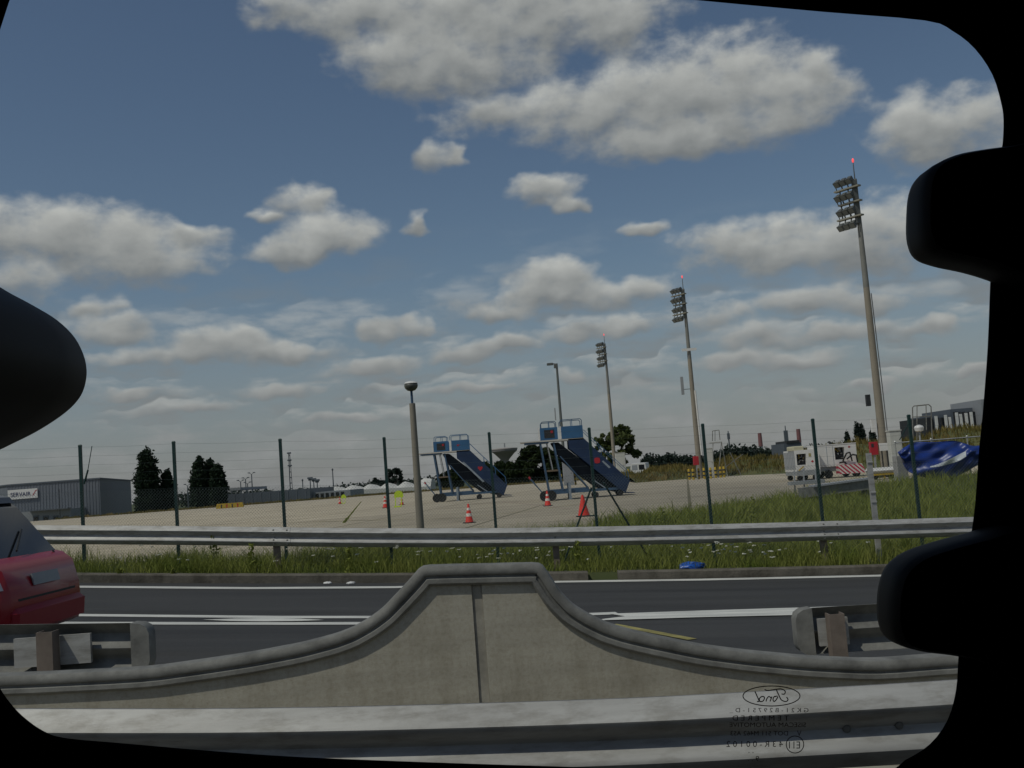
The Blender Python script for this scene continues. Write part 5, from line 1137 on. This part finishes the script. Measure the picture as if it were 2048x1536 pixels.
# ------------------------------------------------------------------ trees
def leaf_cloud(n, blobs, size, squash=1.0, r_=rng):
    w = np.array([b[3]*b[4]*b[5] for b in blobs]); idx = r_.choice(len(blobs), n, p=w/w.sum()); B = np.array(blobs)[idx]
    d = r_.normal(size=(n,3)); d /= np.linalg.norm(d, axis=1)[:,None]; rad = r_.uniform(0.25, 1, n)**0.45 * (1+0.13*r_.normal(size=n))
    C = B[:,:3] + d*B[:,3:]*rad[:,None]
    a = r_.normal(size=(n,3)); a /= np.linalg.norm(a,axis=1)[:,None]; b = np.cross(a, r_.normal(size=(n,3))); b /= np.linalg.norm(b,axis=1)[:,None]
    s_ = (size*r_.uniform(0.6,1.4,n))[:,None]
    V = np.stack([C-a*s_, C+b*s_*0.55, C+a*s_, C-b*s_*0.55], 1).reshape(-1,3); o = (np.arange(n)*4)[:,None]
    return V, np.concatenate([o+np.array([[0,1,2]]), o+np.array([[0,2,3]])])
def tree(name, label, X, Y, z0, h, w, blobs, n, size, m, group, trunk_r=0.25, limbs=5):
    r_ = thing(name, label, 'tree', (X, Y, z0), group=group)
    B = [(bx*w, by*w, bz*h, rx_*w, ry_*w, rz_*h) for bx, by, bz, rx_, ry_, rz_ in blobs]
    v_, t_ = leaf_cloud(n, B, size); v_[:,2] = np.maximum(v_[:,2], 0.05); quick('crown', v_, t_, m, r_)
    tb = MB().tube((0,0,-0.2),(0.05,0,h*0.45),trunk_r,trunk_r*0.6,9).tube((0.05,0,h*0.45),(0,0.05,h*0.85),trunk_r*0.6,trunk_r*0.15,7)
    for k in range(limbs):
        b_ = B[k % len(B)]; tb.tube((0.03,0,h*(0.25+0.08*k)),(b_[0]*0.9,b_[1]*0.9,b_[2]),trunk_r*0.35,trunk_r*0.08,6)
    tb.build('trunk', BARK, r_, True); return r_
def poplar(label, px, ytop, wpx, Y, z0=-3.0, n=3800, size=0.30, m=POPL, seed=1, grp='dark poplars at far left'):
    r2 = np.random.default_rng(seed); c = at(px, ytop, Y); h = c.z - z0; w = wpx*Y/FPX; bl = []
    for k in range(26):
        t = 0.06+0.88*k/25; R_ = 0.5*min(1, (t/0.25)**0.5*0.92+0.08)*min(1, ((1-t)/0.34)**0.5) * r2.uniform(0.8,1.05); a = r2.uniform(0,6.28); o = 0.10*r2.uniform(0,1)
        bl.append((o*math.cos(a), o*math.sin(a), t, max(0.08,R_*0.95), max(0.08,R_*0.95), 0.075))
    return tree('poplar_tree', label, c.x, Y, z0, h, w, bl, n, size, m, grp, 0.3)
poplar('tallest dark poplar beside the grey clad building', 292, 896, 52, 186, seed=3, n=11000)
poplar('shorter dark poplar right of the tallest one', 333, 937, 34, 188, seed=4, n=6500)
poplar('left and tallest poplar of the tree group by the shed', 397, 914, 40, 184, seed=5, n=9000)
poplar('middle poplar of the tree group by the shed', 418, 918, 40, 186, seed=6, n=9000)
poplar('right rounded poplar of the tree group by the shed', 434, 926, 38, 184, z0=-2.0, seed=8, n=8000)
for px, yt, wd, sd, lab in ((1693,861,12,11,'small far poplar left of the pair behind the earth bank'),(1713,843,16,12,'left of the pair of far poplars behind the earth bank'),(1722,845,15,13,'right of the pair of far poplars behind the earth bank'),(1743,853,15,14,'far poplar just left of the right mast')):
    poplar(lab, px, yt, wd, 260, z0=0, n=1400, size=0.3, m=BLUEL, seed=sd, grp='far poplars behind the earth bank')
def rtree(label, px, ytop, wpx, Y, z0=0.0, n=3600, size=0.32, m=DARKL, seed=1, grp='trees beyond the apron', sparse=False):
    r2 = np.random.default_rng(seed); c = at(px, ytop, Y); h = c.z-z0; w = wpx*Y/FPX; bl = []
    for k in range(44):
        a = r2.uniform(0,6.28); rr_ = 0.42*r2.uniform(0,1)**0.4; t = r2.uniform(0.05 if not sparse else 0.26, 0.93); f = math.sqrt(max(0.08, 1-((t-0.52)/0.50)**2)); s_ = r2.uniform(0.07,0.14)*(0.85 if sparse else 1.1)
        bl.append((rr_*f*math.cos(a), rr_*f*math.sin(a), t, s_, s_, s_*w/h*0.8))
    return tree('leafy_tree', label, c.x, Y, z0, h, w, bl, n, size, m, grp, 0.28, 8)
rtree('airy mid green tree behind the third mast', 1238, 846, 80, 176, n=7500, size=0.24, m=MIDL, seed=21, sparse=True)
rtree('lower left limb-like tree beside the airy tree', 1205, 862, 44, 178, n=2600, size=0.24, m=MIDL, seed=22, sparse=True)
rtree('dark broad tree behind the platform of the nearer stairs', 1068, 890, 78, 186, n=10000, seed=23)
rtree('dark tree under the water tower', 1010, 922, 60, 190, n=8000, seed=24); rtree('dark tree behind the foot of the farther stairs', 960, 928, 66, 192, n=8000, seed=25)
rtree('dark tree seen below the farther stairs platform', 905, 940, 62, 194, n=7000, seed=26); rtree('dark tree at the right below the nearer stairs', 1120, 915, 70, 184, n=8000, seed=27); rtree('dark tree filling the gap between the two stairs', 1035, 926, 60, 182, n=7000, seed=31)
rtree('round dark tree left of the lamp post', 788, 934, 34, 250, n=1600, m=BLUEL, seed=28, z0=-2); rtree('low dark tree further left of the lamp post', 754, 952, 30, 255, n=1200, m=BLUEL, seed=29, z0=-2)
# far-off woods that read as one mass
def wood(label, pts, Y, n, size, m, dep=30):
    bl = []
    for (px0, y0), (px1, y1) in zip(pts, pts[1:]):
        for k in range(max(2, int((px1-px0)/9))):
            t = (k+rng.uniform(0,1))/max(2, int((px1-px0)/9)); yy = Y+rng.uniform(0,dep); c = at(px0+(px1-px0)*t, y0+(y1-y0)*t, yy); hh = max(1.2, c.z+2)
            bl.append((c.x, yy, c.z-hh*0.5, rng.uniform(5,9)*Y/2000*2.2, 3.0, hh*0.5*rng.uniform(0.75,1.12)))
    v_, t_ = leaf_cloud(n, bl, size); o = stuff(quick('distant_wood', v_, t_, m)); tag(o, label, 'wood')
wood('low dark treeline on the horizon right of the airy tree', [(1285,905),(1350,906),(1400,914),(1450,890),(1480,888),(1510,893),(1545,897),(1575,905)], 330, 9000, 0.55, BLUEL)
wood('thin far treeline behind the grey sheds on the left', [(330,985),(380,984),(500,978),(560,980),(640,975),(720,962),(820,955),(870,950)], 420, 6500, 0.6, BLUEL)
wood('dark hedge line behind the earth bank at the right', [(1590,893),(1640,887),(1690,882),(1760,878),(1830,872)], 240, 3500, 0.4, BLUEL)
# earth bank with dry grass
bx = [at(1290,930,92).x + i*1.0 for i in range(60)]; Vb, Tb = [], []
def bank_h(x, t):
    u = (x-bx[0])/(bx[-1]-bx[0]); top = 0.9+1.9*sm(0,0.6,u)+0.25*math.sin(x*0.9)+0.15*math.sin(x*2.3); return top*math.sin(math.pi*min(1,max(0,t)))**0.8
nb_ = 14
def bank_y(x, t): return (100-26*sm(bx[8], bx[26], x))*1.0 + t*24
for x in bx:
    for j in range(nb_+1): t = j/nb_; Vb.append((x, bank_y(x,t), -0.1+bank_h(x,t)))
for i in range(len(bx)-1):
    for j in range(nb_): a = i*(nb_+1)+j; Tb += [(a,a+nb_+1,a+nb_+2),(a,a+nb_+2,a+1)]
bk = struct(quick('earth_bank', np.array(Vb), np.array(Tb), mat('bank_soil',(0.13,0.125,0.045),0.95,col2=(0.07,0.085,0.025),scale=0.5)))
def bank_s(n):
    X = rng.uniform(bx[0], bx[-1], n); t = rng.uniform(0.02, 0.75, n); return X, np.array([bank_y(x,q) for x, q in zip(X,t)]), np.array([bank_h(x,q) for x, q in zip(X,t)])-0.12
v_, t_ = blades(16000, bank_s, 0.25, 0.7, 0.09, 0.6); dg = stuff(quick('dry_grass', v_, t_, DRYG)); tag(dg, 'tall dry yellowish grass covering the earth bank', 'grass')
def strip_s(n):
    X = rng.uniform(-75, 14, n); Y = np.array([lerp_tab(FAR, x) for x in X]) + rng.uniform(-0.5, 2.5, n); return X, Y, 0*X-0.05
v_, t_ = blades(6000, strip_s, 0.2, 0.5, 0.16, 0.6); fg = stuff(quick('apron_edge_grass', v_, t_, DRYG)); tag(fg, 'thin strip of grass along the far edge of the apron', 'grass')
